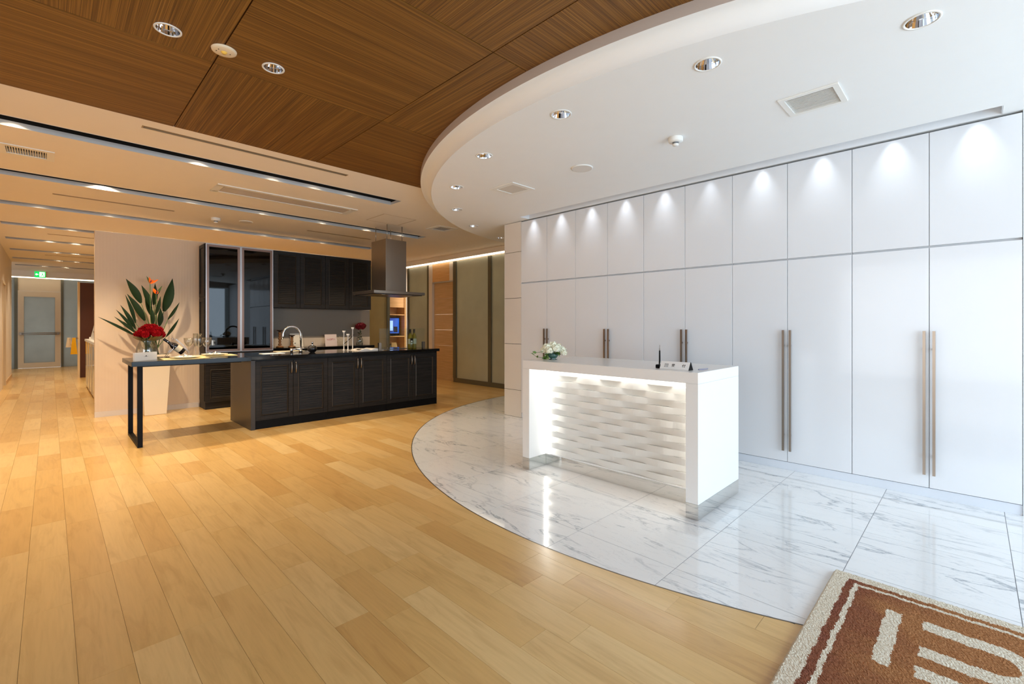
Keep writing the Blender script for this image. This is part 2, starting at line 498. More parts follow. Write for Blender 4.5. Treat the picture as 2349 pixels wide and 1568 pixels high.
# grout bed and marble tiles cut by the circle
cpoly = arc(FC[0], FC[1], FR, 0, 2*PI, 220)[:-1]
def clip_circle(poly):
    out = poly
    n = len(cpoly)
    for i in range(n):
        ax, ay = cpoly[i]; bx, by = cpoly[(i+1) % n]
        inp = out; out = []
        if not inp: break
        for j in range(len(inp)):
            p, q = inp[j], inp[(j+1) % len(inp)]
            sp_ = (bx-ax)*(p[1]-ay)-(by-ay)*(p[0]-ax); sq = (bx-ax)*(q[1]-ay)-(by-ay)*(q[0]-ax)
            if sp_ >= 0: out.append(p)
            if (sp_ >= 0) != (sq >= 0):
                t = sp_/(sp_-sq); out.append((p[0]+(q[0]-p[0])*t, p[1]+(q[1]-p[1])*t))
    return out
MB().prism(clip_circle(rect(1.5, 8.1, -2.7, 6)), -0.0058, -0.0012).build('grout_bed', GREYGAP, floor)
xs = [1.64+0.5995*i for i in range(0, 8)]
ys = [-0.141+0.6055*i for i in range(-4, 11)]
for xa_, xb_ in zip(xs, xs[1:]):
    for ya_, yb_ in zip(ys, ys[1:]):
        g = 0.0016
        poly = clip_circle(rect(xa_+g, xb_-g, max(ya_, -2.7)+g, yb_-g))
        if len(poly) >= 3:
            cx = sum(p[0] for p in poly)/len(poly); cy = sum(p[1] for p in poly)/len(poly)
            mb = MB((cx, cy, 0)); mb.prism(poly, -0.001, 0.0)
            o = mb.build('marble_tile', MARBLE, floor, loc=(cx, cy, 0))
a_lo, a_hi = math.radians(95), math.radians(262)
mb = MB()
inn = arc(FC[0], FC[1], FR-0.004, a_lo, a_hi, 140); outr = arc(FC[0], FC[1], FR+0.003, a_lo, a_hi, 140)
for i in range(140): mb.prism([inn[i], inn[i+1], outr[i+1], outr[i]], -0.005, 0.0008)
mb.build('edge_trim', M('dark_metal_edge', (105, 98, 90), 0.4, 0.8, vary=0.03), floor)

# ---- cream ceiling with recessed light channels
TRK = [(5.11, -3.4, 3.06), (6.82, -3.4, 4.60), (8.49, -3.4, 4.55), (10.2, -0.52, 4.3), (11.9, -0.55, 4.3), (13.6, -0.57, 4.3), (15.3, -0.60, 4.3), (17.0, -0.62, 4.3)]
HW = 0.125
holes = [rect(x0, x1, y-HW, y+HW) for y, x0, x1 in TRK]
AC = (1.33, 2.83, 5.80, 6.08); GR = (-0.27, -0.02, 5.80, 6.02); SV = (4.27, 4.50, 5.84, 6.06)
LIN = [(0.50, 2.146, 4.525), (0.02, 1.18, 7.573), (2.93, 4.04, 7.597), (-0.03, 0.75, 10.95), (-0.08, 0.95, 14.25)]
holes += [rect(a, b, c, d) for a, b, c, d in (AC, GR, SV)]
holes += [rect(a, b, y-0.028, y+0.028) for a, b, y in LIN]
mb = MB((1, 10, ZB)); mb.plate(rect(-3.6, 8.2, 4.362, 19.6), holes, ZB, ZB+0.03, top=False)
ceil = struct(mb.build('ceiling', CEILB), 'flat cream plaster ceiling cut by long dark light channels', 'ceiling')
struct(MB((1, 10, ZB)).box(-3.7, 8.3, -2.9, 21.1, ZB+0.30, ZB+0.36).build('ceiling', BLKHOLE), 'dark structural deck above the finished ceilings', 'ceiling')
# ---- wood panel ceiling
bk = MB((0, 1, ZB)); bk.box(-3.6, 5.0, -2.75, 4.36, ZB+0.16, ZB+0.18)
wood = struct(bk.build('ceiling', BLKHOLE), 'zebrano wood panel ceiling laid in a checkerboard of grain directions', 'ceiling')
px = [-3.657+1.083*i for i in range(8)]; py = [4.36-1.2265*i for i in range(7)]
WL = [(0.432, 2.951), (0.94, 2.948)]
for i in range(7):
    for j in range(6):
        x0, x1, y0, y1 = px[i]+0.003, px[i+1]-0.003, py[j+1]+0.003, py[j]-0.003
        if j == 0: y1 = 4.36
        x0 = max(x0, -3.6); y0 = max(y0, -2.75)
        hs = [circ(a, b, 0.052) for a, b in WL if x0 < a < x1 and y0 < b < y1]
        cx, cy = (x0+x1)/2, (y0+y1)/2
        mb = MB((cx, cy, ZB)); mb.plate(rect(x0, x1, y0, y1), hs, ZB, ZB+0.014)
        # grain: the panel over (0.67..1.75, 3.13..4.36) runs along Y
        along_y = ((i-4)+j) % 2 == 0
        o = mb.build('wood_panel', ZEBY if along_y else ZEBX, wood); o.location = (cx, cy-1, 0)
# ---- white dropped disc with cove
aa = math.acos((6.15-CC[0])/CR)
disc = arc(CC[0], CC[1], CR, aa, 2*PI-aa, 150)
DL = [(2.809, 0.168), (2.475, 1.003), (2.381, 1.924), (2.518, 2.839), (2.894, 3.679), (3.449, 4.384), (4.192, 4.947), (5.054, 5.313)]
SLOT = (4.262, 4.4335, -0.132, 4.12)
DV = (3.21, 3.455, 0.58, 0.83)
SQ = (3.22, 3.44, 3.21, 3.44)
dh = [circ(a, b, 0.060) for a, b in DL]+[rect(*SLOT), rect(*DV), rect(*SQ)]
mb = MB((4, 2, ZW)); mb.plate(disc, dh, ZW, ZW+0.02, top=False)
wdisc = struct(mb.build('ceiling', CEILW), 'white round dropped ceiling over the reception', 'ceiling')
def sweep(prof, name, mat):
    mb = MB((4, 2, ZW)); n = 150; rows = []
    for i in range(n+1):
        a = aa-0.05+(2*PI-2*aa+0.1)*i/n
        rows.append([(CC[0]+r*math.cos(a), CC[1]+r*math.sin(a), z) for r, z in prof])
    mb.sheet(rows, True)
    return mb.build(name, mat, wdisc)
cov = [(3.853-0.08*math.sin(t*PI/16), 2.62+0.08*math.cos(t*PI/16)) for t in range(9)]
sweep([(3.881, 2.70)]+cov, 'cove_molding', CEILW)
sweep([(3.883, ZB+0.01), (3.883, 2.702), (3.881, 2.70)], 'fascia_band', FASC)
# ---- walls
wr = struct(MB((4.9, 1.8, 0)).box(4.89, 5.0, -2.7, 4.584, 0, ZW).build('wall_right', WALLP), 'white wall run behind the tall gloss cabinets', 'wall')
wc = MB((4.7, 4.42, 0)); wc.box(4.445, 4.888, 4.266, 4.578, 0, ZW-0.002)
wcol = struct(wc.build('wall_column', BLKHOLE), 'beige column clad in stacked square panels at the cabinet end', 'wall')
zj = [0.0, 0.362, 0.98, 1.597, 2.216, ZW-0.003]
for a, b in zip(zj, zj[1:]):
    MB((4.7, 4.42, 0)).box(XW, 4.47, 4.2645, 4.584, a+0.003, b-0.002).build('wall_panel', PANELB, wcol, bevel=0.002)
MB((4.7, 4.42, 0)).box(4.47, 4.888, 4.578, 4.584, 0, ZW-0.003).build('side_panel', PANELB, wcol)
struct(MB((4.6, -1.5, 0)).box(XW+0.001, 4.888, -2.7, -0.2235, 0, ZW-0.001).build('wall_entrance', M('white_wall_paint', (228, 230, 232), 0.4, vary=0.01)), 'plain white wall at the right edge of the view', 'wall')
wk = struct(MB((2.4, 8.36, 0)).box(0.422, 4.39, YK, 8.42, 0, 2.5).build('wall_kitchen', BEAD, bevel=0.002), 'warm white beadboard partition wall behind the dark kitchen', 'wall')
struct(MB((1, 8.29, 0)).box(0.42, 1.59, 8.285, 8.2995, 0, 0.07).build('baseboard_kitchen', M('white_baseboard', (214, 206, 198), 0.5, vary=0.02)), 'pale baseboard along the kitchen partition wall', 'baseboard')
struct(MB((-3.7, 8, 0)).box(-3.75, -3.6, -2.75, 11.0, 0, ZB).build('wall_left', WALLP), 'white wall closing the room on the left', 'wall')
struct(MB((-2, 11, 0)).box(-3.6, -0.66, 11.0, 11.12, 0, ZB).build('wall_return', WALLP), 'short return wall beside the corridor', 'wall')
struct(MB((8.25, 8, 0)).box(8.2, 8.3, -2.75, 19.6, 0, ZB).build('wall_far_right', WALLP), 'wall of the room behind the frosted glass', 'wall')
# entrance front behind the camera: posts, transom and panes
gf = MB((0.6, -2.8, 0)); gf.box(-3.6, 5.0, -2.85, -2.75, 2.55, ZB)
front = struct(gf.build('wall_front', WALLP), 'glazed entrance front behind the viewer', 'wall')
for i in range(8):
    xx = -3.55+i*1.21
    MB((0.6, -2.8, 0)).box(xx-0.03, xx+0.03, -2.83, -2.77, 0, 2.55).build('mullion', ALU, front)
    if i < 7: MB((0.6, -2.8, 0)).box(xx+0.03, xx+1.18, -2.805, -2.795, 0.02, 2.54).build('pane', PANE, front)
# ---- frosted glass partition on the right of the kitchen
gp = MB((XG, 8, 0)); gp.box(XG, XG+0.06, 4.0, 8.03, 0, 0.095)
wg = struct(gp.build('wall_glass', OLIVE), 'frosted glass sliding partition with grey frames beyond the kitchen', 'wall')
def part(name, mat, parent, org, *boxes, bevel=0.0, label=None):
    mb = MB(org)
    for b in boxes: mb.box(*b)
    return mb.build(name, mat, parent, bevel=bevel, label=label)
OG = (XG, 8, 0)
part('mullion', OLIVE, wg, OG, (XG-0.01, XG+0.06, 7.93, 8.03, 0.095, 2.62))
part('mullion', OLIVE, wg, OG, (XG-0.01, XG+0.06, 6.80, 6.895, 0.095, 2.62))
part('mullion', OLIVE, wg, OG, (XG-0.01, XG+0.06, 9.80, 9.86, 0, 2.62))
part('mullion', OLIVE, wg, OG, (XG-0.01, XG+0.06, 8.955, 9.01, 0, 2.62))
part('pane', FROST, wg, OG, (XG+0.015, XG+0.03, 6.895, 7.93, 0.095, 2.62))
part('pane', FROST, wg, OG, (XG+0.015, XG+0.03, 4.0, 6.80, 0.095, 2.62))
part('pane', FROST, wg, OG, (XG+0.015, XG+0.03, 9.01, 9.80, 0, 2.62))
part('jamb', M('pale_jamb', (228, 220, 208), 0.5, vary=0.02), wg, OG, (XG, XG+0.10, 8.82, 8.955, 0, 2.62))
part('jamb', MATS['pale_jamb'], wg, OG, (XG, XG+0.10, 8.035, 8.17, 2.22, 2.62))
part('transom_panel', BEECH, wg, OG, (XG+0.01, XG+0.05, 8.17, 8.82, 2.22, 2.62))
part('track_rail', ALU, wg, OG, (XG, XG+0.10, 8.035, 8.82, 2.19, 2.219))
part('cove_fascia', CEILB, wg, OG, (XG-0.07, XG+0.10, 4.0, 9.92, 2.66, ZB))
part('light_strip', M('white_led_line', (255, 244, 225), 0.5, vary=0, emit=(255, 240, 214), es=3.0), wg, OG, (XG-0.055, XG-0.015, 4.0, 9.92, 2.632, 2.66))
d1 = struct(thing('door_1', None, None, (XG+0.08, 8.4, 0)), 'pale oak sliding door of wide horizontal boards', 'door')
for a, b in zip((0.0, 0.072, 0.417, 0.78, 1.132, 1.48, 1.837), (0.07, 0.414, 0.777, 1.129, 1.477, 1.834, 2.19)):
    part('board', OAK, d1, (XG+0.08, 8.4, 0), (XG+0.06, XG+0.10, 8.03, 8.82, a+0.001, b))
part('door_pull', STEEL, d1, (XG+0.08, 8.4, 0), (XG+0.052, XG+0.06, 8.10, 8.13, 0.9, 1.2))
# wall holding the display niche
wn = struct(MB((6, 10.3, 0)).box(6.40, 8.2, 10.2, 10.3, 0, ZB).build('wall_niche', WALLP), 'wall beside the lit display niche', 'wall')
wf = struct(MB((5.6, 10.2, 0)).box(5.84, 5.915, 10.16, 10.24, 0, 2.65).build('wall_screen', OLIVE), 'grey framed frosted glass screen beside the television niche', 'wall')
part('pane', mat_frosted('frosted_amber_glass', (186, 172, 120), 0.06, 0.25, 0.4), wf, (5.6, 10.2, 0), (5.0, 5.84, 10.19, 10.205, 0, 2.65))
# ---- corridor
struct(MB((-0.9, 13.6, 0)).box(-1.2, -0.65, 14.12, 16.3, 0, ZB).build('wall_corridor', WALLP), 'warm white corridor wall beside a dark doorway', 'wall')
wl2 = struct(MB((-0.9, 12, 0)).box(-1.2, -0.65, 11.12, 13.19, 0, ZB).build('wall_corridor', WALLP), 'warm white corridor wall in front of the dark doorway', 'wall')
part('lintel', WALLP, wl2, (-0.9, 12, 0), (-1.2, -0.65, 13.19, 14.12, 2.1, ZB))
struct(MB((-0.63, 15.2, 0)).box(-0.65, -0.638, 14.2, 16.3, 0, 0.08).build('baseboard_corridor', OAK), 'wooden baseboard at the corridor corner', 'baseboard')
d3 = struct(thing('door_3', None, None, (-0.7, 13.6, 0)), 'dark recessed doorway in the corridor wall', 'door')
part('leaf', M('brown_door_leaf', (92, 70, 54), 0.5, vary=0.08), d3, (-0.7, 13.6, 0), (-0.95, -0.91, 13.2, 14.11, 0, 2.09))
part('frame', CREAM, d3, (-0.7, 13.6, 0), (-0.90, -0.638, 13.192, 13.25, 0, 2.098), (-0.90, -0.638, 14.06, 14.118, 0, 2.098), (-0.90, -0.638, 13.25, 14.06, 2.05, 2.098))
part('lever', STEEL, d3, (-0.7, 13.6, 0), (-0.91, -0.86, 13.95, 13.97, 1.0, 1.02), (-0.88, -0.86, 13.85, 13.97, 1.0, 1.02))
we = struct(MB((0, 19.2, 0)).box(-3.6, 8.2, 19.0, 19.1, 2.60, ZB+0.02).build('wall_end', CEILB), 'corridor end wall with a lit bulkhead over frosted glass', 'wall')
OE = (0, 19.2, 0)
part('bulkhead', CEILB, we, OE, (-3.6, 8.2, 18.7, 19.0, 2.60, ZB-0.001))
part('light_strip', MATS['white_led_line'], we, OE, (-3.0, 2.5, 18.9, 18.96, 2.575, 2.60))
part('pane', FROSTC, we, OE, (-3.5, -0.71, 19.2, 19.215, 0, 2.6))
part('mullion', OLIVE, we, OE, (-0.71, -0.645, 19.17, 19.24, 0, 2.6))
part('mullion', OLIVE, we, OE, (0.23, 0.285, 19.17, 19.24, 0, 2.6))
part('pane', FROSTC, we, OE, (0.285, 2.6, 19.2, 19.215, 0, 2.6))
part('overpanel', CREAM, we, OE, (-0.645, 0.23, 19.19, 19.24, 2.22, 2.6))
part('end_fill', WALLP, we, OE, (2.6, 8.2, 19.19, 19.3, 0, 2.6))
struct(MB((0, 20.9, 0)).box(-3.6, 8.2, 20.9, 21.0, 0, 3).build('wall_outside', WALLP), 'pale wall outside the corridor end', 'wall')
d2 = struct(thing('door_2', None, None, (-0.2, 19.19, 0)), 'cream framed exit door with a frosted pane and push bar', 'door')
OD = (-0.2, 19.19, 0)
part('stile', CREAM, d2, OD, (-0.643, -0.525, 19.17, 19.22, 0.01, 2.215)); part('stile', CREAM, d2, OD, (0.107, 0.228, 19.17, 19.22, 0.01, 2.215))
part('rail', CREAM, d2, OD, (-0.525, 0.107, 19.17, 19.22, 0.01, 0.155)); part('rail', CREAM, d2, OD, (-0.525, 0.107, 19.17, 19.22, 2.055, 2.215))
part('pane', FROSTC, d2, OD, (-0.525, 0.107, 19.19, 19.2, 0.155, 2.055))
mb = MB(OD)
for z in (0.97, 1.01): mb.tube([(-0.60, 19.11, z), (0.19, 19.11, z)], 0.012, 8)
mb.box(-0.62, -0.57, 19.10, 19.17, 0.955, 1.025); mb.box(0.15, 0.20, 19.10, 19.17, 0.955, 1.025)
mb.build('push_bar', STEEL, d2)
wb = struct(MB((0.7, 15, 0)).box(0.50, 2.4, 14.9, 14.98, 0, 2.24).build('wall_brown', BROWNP), 'dark brown laminate panel wall at the corridor', 'wall')
part('edge_strip', CREAM, wb, (0.7, 15, 0), (0.46, 0.50, 14.88, 15.0, 0, 2.25))
# ================================================================== OBJECTS
# ---- tall white storage cabinets
PITCH = 0.8968
y1 = 4.262; y0 = y1-PITCH; ym = (y0+y1)/2
OC = (4.66, ym, 0)
cabs = ['white gloss storage cabinet nearest the beige panelled column', 'white gloss storage cabinet second from the beige panelled column',
        'white gloss storage cabinet in the middle of the row, behind the desk sign', 'white gloss storage cabinet second from the right, just right of the desk',
        'white gloss storage cabinet at the right end of the row']
c0 = thing('storage_cabinet', cabs[0], 'cabinet', OC, group='white storage cabinets')
part('body', M('white_carcass', (214, 216, 218), 0.4, vary=0.01), c0, OC, (4.462, 4.885, y0+0.001, y1-0.001, 0.072, 2.606))
part('plinth', M('white_plinth', (222, 226, 232), 0.3, vary=0.01), c0, OC, (4.447, 4.88, y0, y1, 0.0, 0.066))
for s in (-1, 1):
    a, b = (y0, ym) if s < 0 else (ym, y1)
    dd = part('door', GLOSSW, c0, OC, (XW, 4.459, a+0.0018, b-0.0018, 0.072, 1.783), bevel=0.0012)
    hb = MB(OC)
    ha, hb_ = (ym+s*0.018, ym+s*0.034)
    hb.box(4.400, 4.414, min(ha, hb_), max(ha, hb_), 0.168, 1.19)
    for z in (0.30, 1.06): hb.box(4.414, XW, min(ha, hb_)+0.004, max(ha, hb_)-0.004, z-0.008, z+0.008)
    hb.build('handle', BRONZE, dd, label='slim bronze bar handle')
    part('upper_door', GLOSSW, c0, OC, (XW, 4.459, a+0.0018, b-0.0018, 1.799, 2.604), bevel=0.0012)
for i in range(1, 5):
    c = copy_tree(c0); c.location = (OC[0], ym-PITCH*i, 0); c['label'] = cabs[i]
# ---- wall washer slot in the white ceiling
OS = (4.33, 2, ZW)
sl = thing('slot_light', 'long recessed wall washer slot above the white cabinets', 'ceiling light', OS)
x0, x1, ya, yb = SLOT
part('trough', M('white_trough', (232, 234, 236), 0.5, vary=0.01), sl, OS, (x0+0.001, x0+0.004, ya+0.001, yb-0.001, ZW+0.001, 2.745), (x1-0.004, x1-0.001, ya+0.001, yb-0.001, ZW+0.001, 2.745), (x0+0.004, x1-0.004, ya+0.001, ya+0.004, ZW+0.001, 2.745), (x0+0.004, x1-0.004, yb-0.004, yb-0.001, ZW+0.001, 2.745), (x0, x1, ya, yb, 2.745, 2.749))
SCY = [4.032, 3.577, 3.128, 2.68, 2.228, 1.772, 1.318, 0.870, 0.425, -0.015]
for i, yy in enumerate(SCY):
    mb = MB(OS); mb.lathe([(0.0, 2.7445), (0.018, 2.7445), (0.020, 2.735), (0.0, 2.735)], 4.365, yy, 16)
    mb.build('lamp', ALU, sl)
    pw = 12.0*(0.55 if i in (5,) else 1.0)
    spot('wall_washer_lamp', (4.365, yy, 2.733), (4.375, yy, 0.6), pw, (0.82, 0.90, 1.0), 58, 1.0, 0.012, sl, OS)
# ---- downlights
def downlight(x, y, z, r, label, group, n=26):
    o = (x, y, z)
    t = thing('downlight', label, 'ceiling light', o, group=group)
    MB(o).lathe([(r*1.17, z-0.0005), (r*1.16, z-0.004), (r*1.0, z-0.005), (r*0.98, z+0.001)], x, y, 32).build('trim_ring', PLASTW, t)
    MB(o).lathe([(r*0.98, z-0.001), (r*0.86, z+0.03), (r*0.62, z+0.065), (r*0.5, z+0.085)], x, y, n, smooth=False).build('reflector', CHROME, t)
    MB(o).lathe([(r*0.5, z+0.085), (0.001, z+0.088)], x, y, 16).build('lamp', M('unlit_lamp', (90, 92, 96), 0.15, vary=0.03), t)
    return t
dlab = ['large chrome downlight at the top right corner', 'chrome downlight second from the top right, left of the slatted grille', 'chrome downlight third along the curved white ceiling edge',
        'chrome downlight fourth along the curved edge, left of the round speaker', 'chrome downlight left of the square ceiling vent', 'chrome downlight sixth along the curve, below the square vent',
        'small chrome downlight seventh along the curve, near the panelled column', 'smallest chrome downlight half behind the panelled column top']
for (x, y), lb in zip(DL, dlab): downlight(x, y, ZW, 0.060, lb, 'downlights around the white ceiling')
downlight(WL[0][0], WL[0][1], ZB, 0.052, 'white rimmed chrome downlight in the wood ceiling, nearer the left', 'downlights in the wood ceiling')
downlight(WL[1][0], WL[1][1], ZB, 0.052, 'white rimmed chrome downlight in the wood ceiling, right of the emergency lamp', 'downlights in the wood ceiling')
o = (0.685, 2.95, ZB)
t = thing('emergency_light', 'round cream emergency lamp on a wood ceiling seam', 'ceiling light', o)
MB(o).lathe([(0.0, ZB-0.012), (0.05, ZB-0.012), (0.06, ZB-0.008), (0.062, ZB-0.0005)], o[0], o[1], 32).build('cover', CREAM, t)
MB(o).lathe([(0.0, ZB-0.022), (0.010, ZB-0.020), (0.016, ZB-0.012)], o[0], o[1], 16).build('lens', M('amber_lens', (230, 190, 90), 0.15, vary=0.02), t)
for dx, dy in ((-0.035, 0.01), (-0.03, -0.015), (0.03, 0.0)):
    MB(o).cyl(o[0]+dx, o[1]+dy, ZB-0.0135, ZB-0.011, 0.003, 8).build('indicator', BLACK, t)
# ---- grilles, vents, detectors
def grille(name, label, cat, r, z, axis, nsl, frame=0.035, mat=PLASTW, slat=None, depth=0.03):
    a, b, c, d = r; o = ((a+b)/2, (c+d)/2, z)
    t = thing(name, label, cat, o)
    f = frame
    fm = MB(o)
    fm.box(a-f, b+f, c-f, c, z-0.008, z-0.0005); fm.box(a-f, b+f, d, d+f, z-0.008, z-0.0005); fm.box(a-f, a, c, d, z-0.008, z-0.0005); fm.box(b, b+f, c, d, z-0.008, z-0.0005)
    fm.build('frame', mat, t)
    part('backing', M('grey_vent_back', (96, 98, 98), 0.8, vary=0.03), t, o, (a, b, c, d, z+depth, z+depth+0.01))
    for i in range(nsl):
        if axis == 'y':
            p = a+(b-a)*(i+0.5)/nsl; wd = (b-a)/nsl
            MB(o).box(p-wd*0.17, p+wd*0.17, c, d, z-0.003, z+wd*0.06).build('slat', slat or mat, t)
        else:
            p = c+(d-c)*(i+0.5)/nsl; wd = (d-c)/nsl
            MB(o).box(a, b, p-wd*0.17, p+wd*0.17, z-0.003, z+wd*0.06).build('slat', slat or mat, t)
    return t
grille('return_grille', 'white square louvred grille in the white ceiling', 'vent', DV, ZW, 'y', 13, 0.03)
t = grille('ceiling_vent', 'square cream vent with a perforated centre in the white ceiling', 'vent', SQ, ZW, 'y', 0, 0.05, slat=PLASTW)
part('perforated_plate', M('perforated_cream', (206, 200, 190), 0.6, vary=0.05, scale=220), t, ((SQ[0]+SQ[1])/2, (SQ[2]+SQ[3])/2, ZW), (SQ[0], SQ[1], SQ[2], SQ[3], ZW-0.003, ZW+0.004))
grille('ceiling_vent', 'small square grey vent in the cream ceiling beyond the hood', 'vent', SV, ZB, 'x', 9, 0.07, slat=M('grey_slat', (170, 162, 150), 0.5, vary=0.02))
grille('ceiling_vent', 'small ribbed vent at the left edge of the cream ceiling', 'vent', GR, ZB, 'y', 16, 0.05)
AO = ((AC[0]+AC[1])/2, (AC[2]+AC[3])/2, ZB)
t = thing('air_conditioner_panel', 'long framed air conditioner panel in the cream ceiling', 'vent', AO)
part('frame', PLASTW, t, AO, (AC[0]-0.05, AC[1]+0.05, AC[2]-0.04, AC[2]+0.012, ZB-0.01, ZB-0.0005), (AC[0]-0.05, AC[1]+0.05, AC[3]-0.012, AC[3]+0.04, ZB-0.01, ZB-0.0005), (AC[0]-0.05, AC[0]+0.02, AC[2], AC[3], ZB-0.01, ZB-0.0005), (AC[1]-0.02, AC[1]+0.05, AC[2], AC[3], ZB-0.01, ZB-0.0005))
part('cover', M('satin_cover', (205, 196, 186), 0.25, vary=0.02), t, AO, (AC[0]+0.026, AC[1]-0.026, AC[2]+0.018, AC[3]-0.018, ZB-0.006, ZB+0.02))
linlab = ['longest slim air slot beside the wood ceiling', 'slim double air slot between the second and third light channels, at left', 'slim air slot in the cream ceiling left of the hood rods', 'slim air slot over the corridor entrance', 'slim air slot far along the corridor ceiling']
for (a, b, y), lb in zip(LIN, linlab):
    o = ((a+b)/2, y, ZB)
    t = thing('linear_diffuser', lb, 'vent', o, group='slim air slots in the cream ceiling')
    part('slot_body', BLKHOLE, t, o, (a, b, y-0.028, y+0.028, ZB+0.028, ZB+0.032))
    part('edge', M('tan_metal', (176, 152, 118), 0.4, 0.5, vary=0.02), t, o, (a, b, y-0.028, y-0.020, ZB-0.002, ZB+0.028), (a, b, y+0.020, y+0.028, ZB-0.002, ZB+0.028), (a, a+0.008, y-0.02, y+0.02, ZB-0.002, ZB+0.028), (b-0.008, b, y-0.02, y+0.02, ZB-0.002, ZB+0.028))
    part('blade', MATS['tan_metal'], t, o, (a+0.008, b-0.008, y-0.002, y+0.002, ZB, ZB+0.028))
def detector(x, y, z, r, label):
    o = (x, y, z); t = thing('smoke_detector', label, 'smoke detector', o)
    MB(o).lathe([(r, z-0.0005), (r, z-0.025*r/0.05), (r*0.9, z-0.032*r/0.05), (r*0.45, z-0.034*r/0.05)], x, y, 28).build('base', PLASTW, t)
    MB(o).lathe([(r*0.42, z-0.033*r/0.05), (r*0.42, z-0.046*r/0.05)], x, y, 20).build('sensor_cage', M('grey_cage', (120, 122, 124), 0.5, vary=0.1, scale=200), t)
    MB(o).lathe([(r*0.44, z-0.046*r/0.05), (r*0.40, z-0.056*r/0.05), (0.001, z-0.058*r/0.05)], x, y, 20).build('cap', PLASTW, t)
detector(3.281, 1.565, ZW, 0.052, 'white domed smoke detector on the white ceiling')
detector(1.673, 7.65, ZB, 0.06, 'small white smoke detector on the cream ceiling')
def speaker(x, y, z, r, label):
    o = (x, y, z); t = thing('ceiling_speaker', label, 'speaker', o)
    MB(o).lathe([(r, z-0.0005), (r, z-0.007), (r*0.92, z-0.009)], x, y, 36).build('rim', PLASTW, t)
    MB(o).lathe([(r*0.92, z-0.0085), (0.001, z-0.0085)], x, y, 36).build('mesh_cover', M('speaker_mesh', (216, 212, 206), 0.7, vary=0.06, scale=300), t)
speaker(3.323, 2.449, ZW, 0.095, 'round flush speaker in the white ceiling')
speaker(2.048, 7.6, ZB, 0.09, 'round flush speaker in the cream ceiling')
o = (3.5, 6.2, ZB)
t = thing('access_panel', 'square access panel in the cream ceiling around the hood rods', 'panel', o)
part('frame', M('thin_tan_frame', (190, 170, 146), 0.6, vary=0.02), t, o, (3.24, 3.76, 5.72, 5.728, ZB-0.003, ZB-0.0005), (3.24, 3.76, 6.222, 6.23, ZB-0.003, ZB-0.0005), (3.24, 3.248, 5.728, 6.222, ZB-0.003, ZB-0.0005), (3.752, 3.76, 5.728, 6.222, ZB-0.003, ZB-0.0005))  # thin frame strips in a darker tan than the ceiling
part('cover', CEILB, t, o, (3.252, 3.748, 5.732, 6.218, ZB-0.0025, ZB-0.0005))

# ---- recessed light channels
LAMPS = [[-1.6, -0.2, 1.0, 1.67, 2.10, 2.52], [-1.4, 0.42, 1.25, 2.08, 2.9, 3.62, 4.25], [-1.2, -0.1, 0.6, 1.25, 1.9, 2.6, 3.1, 3.6], [-0.1, 0.25, 2.2, 3.6], [0.0, 0.35, 2.2, 3.6], [0.1, 0.4, 2.0], [0.15, 0.45, 2.0], [-0.1, 0.3, 2.0]]
POW = [[55, 85, 105, 30, 30, 30], [50, 190, 30, 60, 45, 45, 45], [30, 30, 26, 26, 26, 26, 26, 26], [60, 60, 70, 60], [55, 55, 70, 60], [55, 55, 70], [45, 45, 60], [30, 30, 50]]
GLOWB = M('lit_lamp_face', (255, 236, 205), 0.4, vary=0, emit=(255, 226, 180), es=6.0)
trl = ['long black light channel nearest the wood ceiling', 'second black light channel from the wood ceiling, passing the hood rods', 'third light channel, right above the kitchen partition wall',
       'first light channel behind the kitchen partition, over the corridor mouth', 'second light channel along the corridor ceiling', 'third light channel along the corridor ceiling', 'fourth light channel along the corridor ceiling', 'last light channel before the exit sign']
for (y, a, b), ls, pws, lb in zip(TRK, LAMPS, POW, trl):
    o = ((a+b)/2, y, ZB); t = thing('light_channel', lb, 'ceiling light', o, group='recessed light channels in the cream ceiling')
    z1 = ZB+0.16
    part('trough', BLKHOLE, t, o, (a, b, y-HW, y-HW+0.004, ZB+0.031, z1), (a, b, y+HW-0.004, y+HW, ZB+0.04, z1), (a, a+0.004, y-HW, y+HW, ZB+0.031, z1), (b-0.004, b, y-HW, y+HW, ZB+0.031, z1), (a, b, y-HW, y+HW, z1, z1+0.004))
    part('reflector_lip', LIPM, t, o, (a, b, y+HW-0.003, y+HW, ZB-0.002, ZB+0.04))
    part('near_lip', LIPM, t, o, (a, b, y-HW, y-HW+0.003, ZB-0.002, ZB+0.03))
    part('end_lip', LIPM, t, o, (b-0.003, b, y-HW+0.003, y+HW-0.003, ZB-0.002, ZB+0.03))
    for x, pw in zip(ls, pws):
        MB(o).lathe([(0.035, z1), (0.04, z1-0.05), (0.034, z1-0.05)], x, y, 18).build('lamp_housing', BLACK, t)
        MB(o).lathe([(0.034, z1-0.046), (0.001, z1-0.046)], x, y, 16).build('lamp', GLOWB, t)
        spot('channel_lamp', (x, y, z1-0.06), (x+random.uniform(-.1, .1), y+random.uniform(-.1, .1), 0), pw, WARM, 128 if pw > 150 else 108, 0.6, 0.03, t, o)

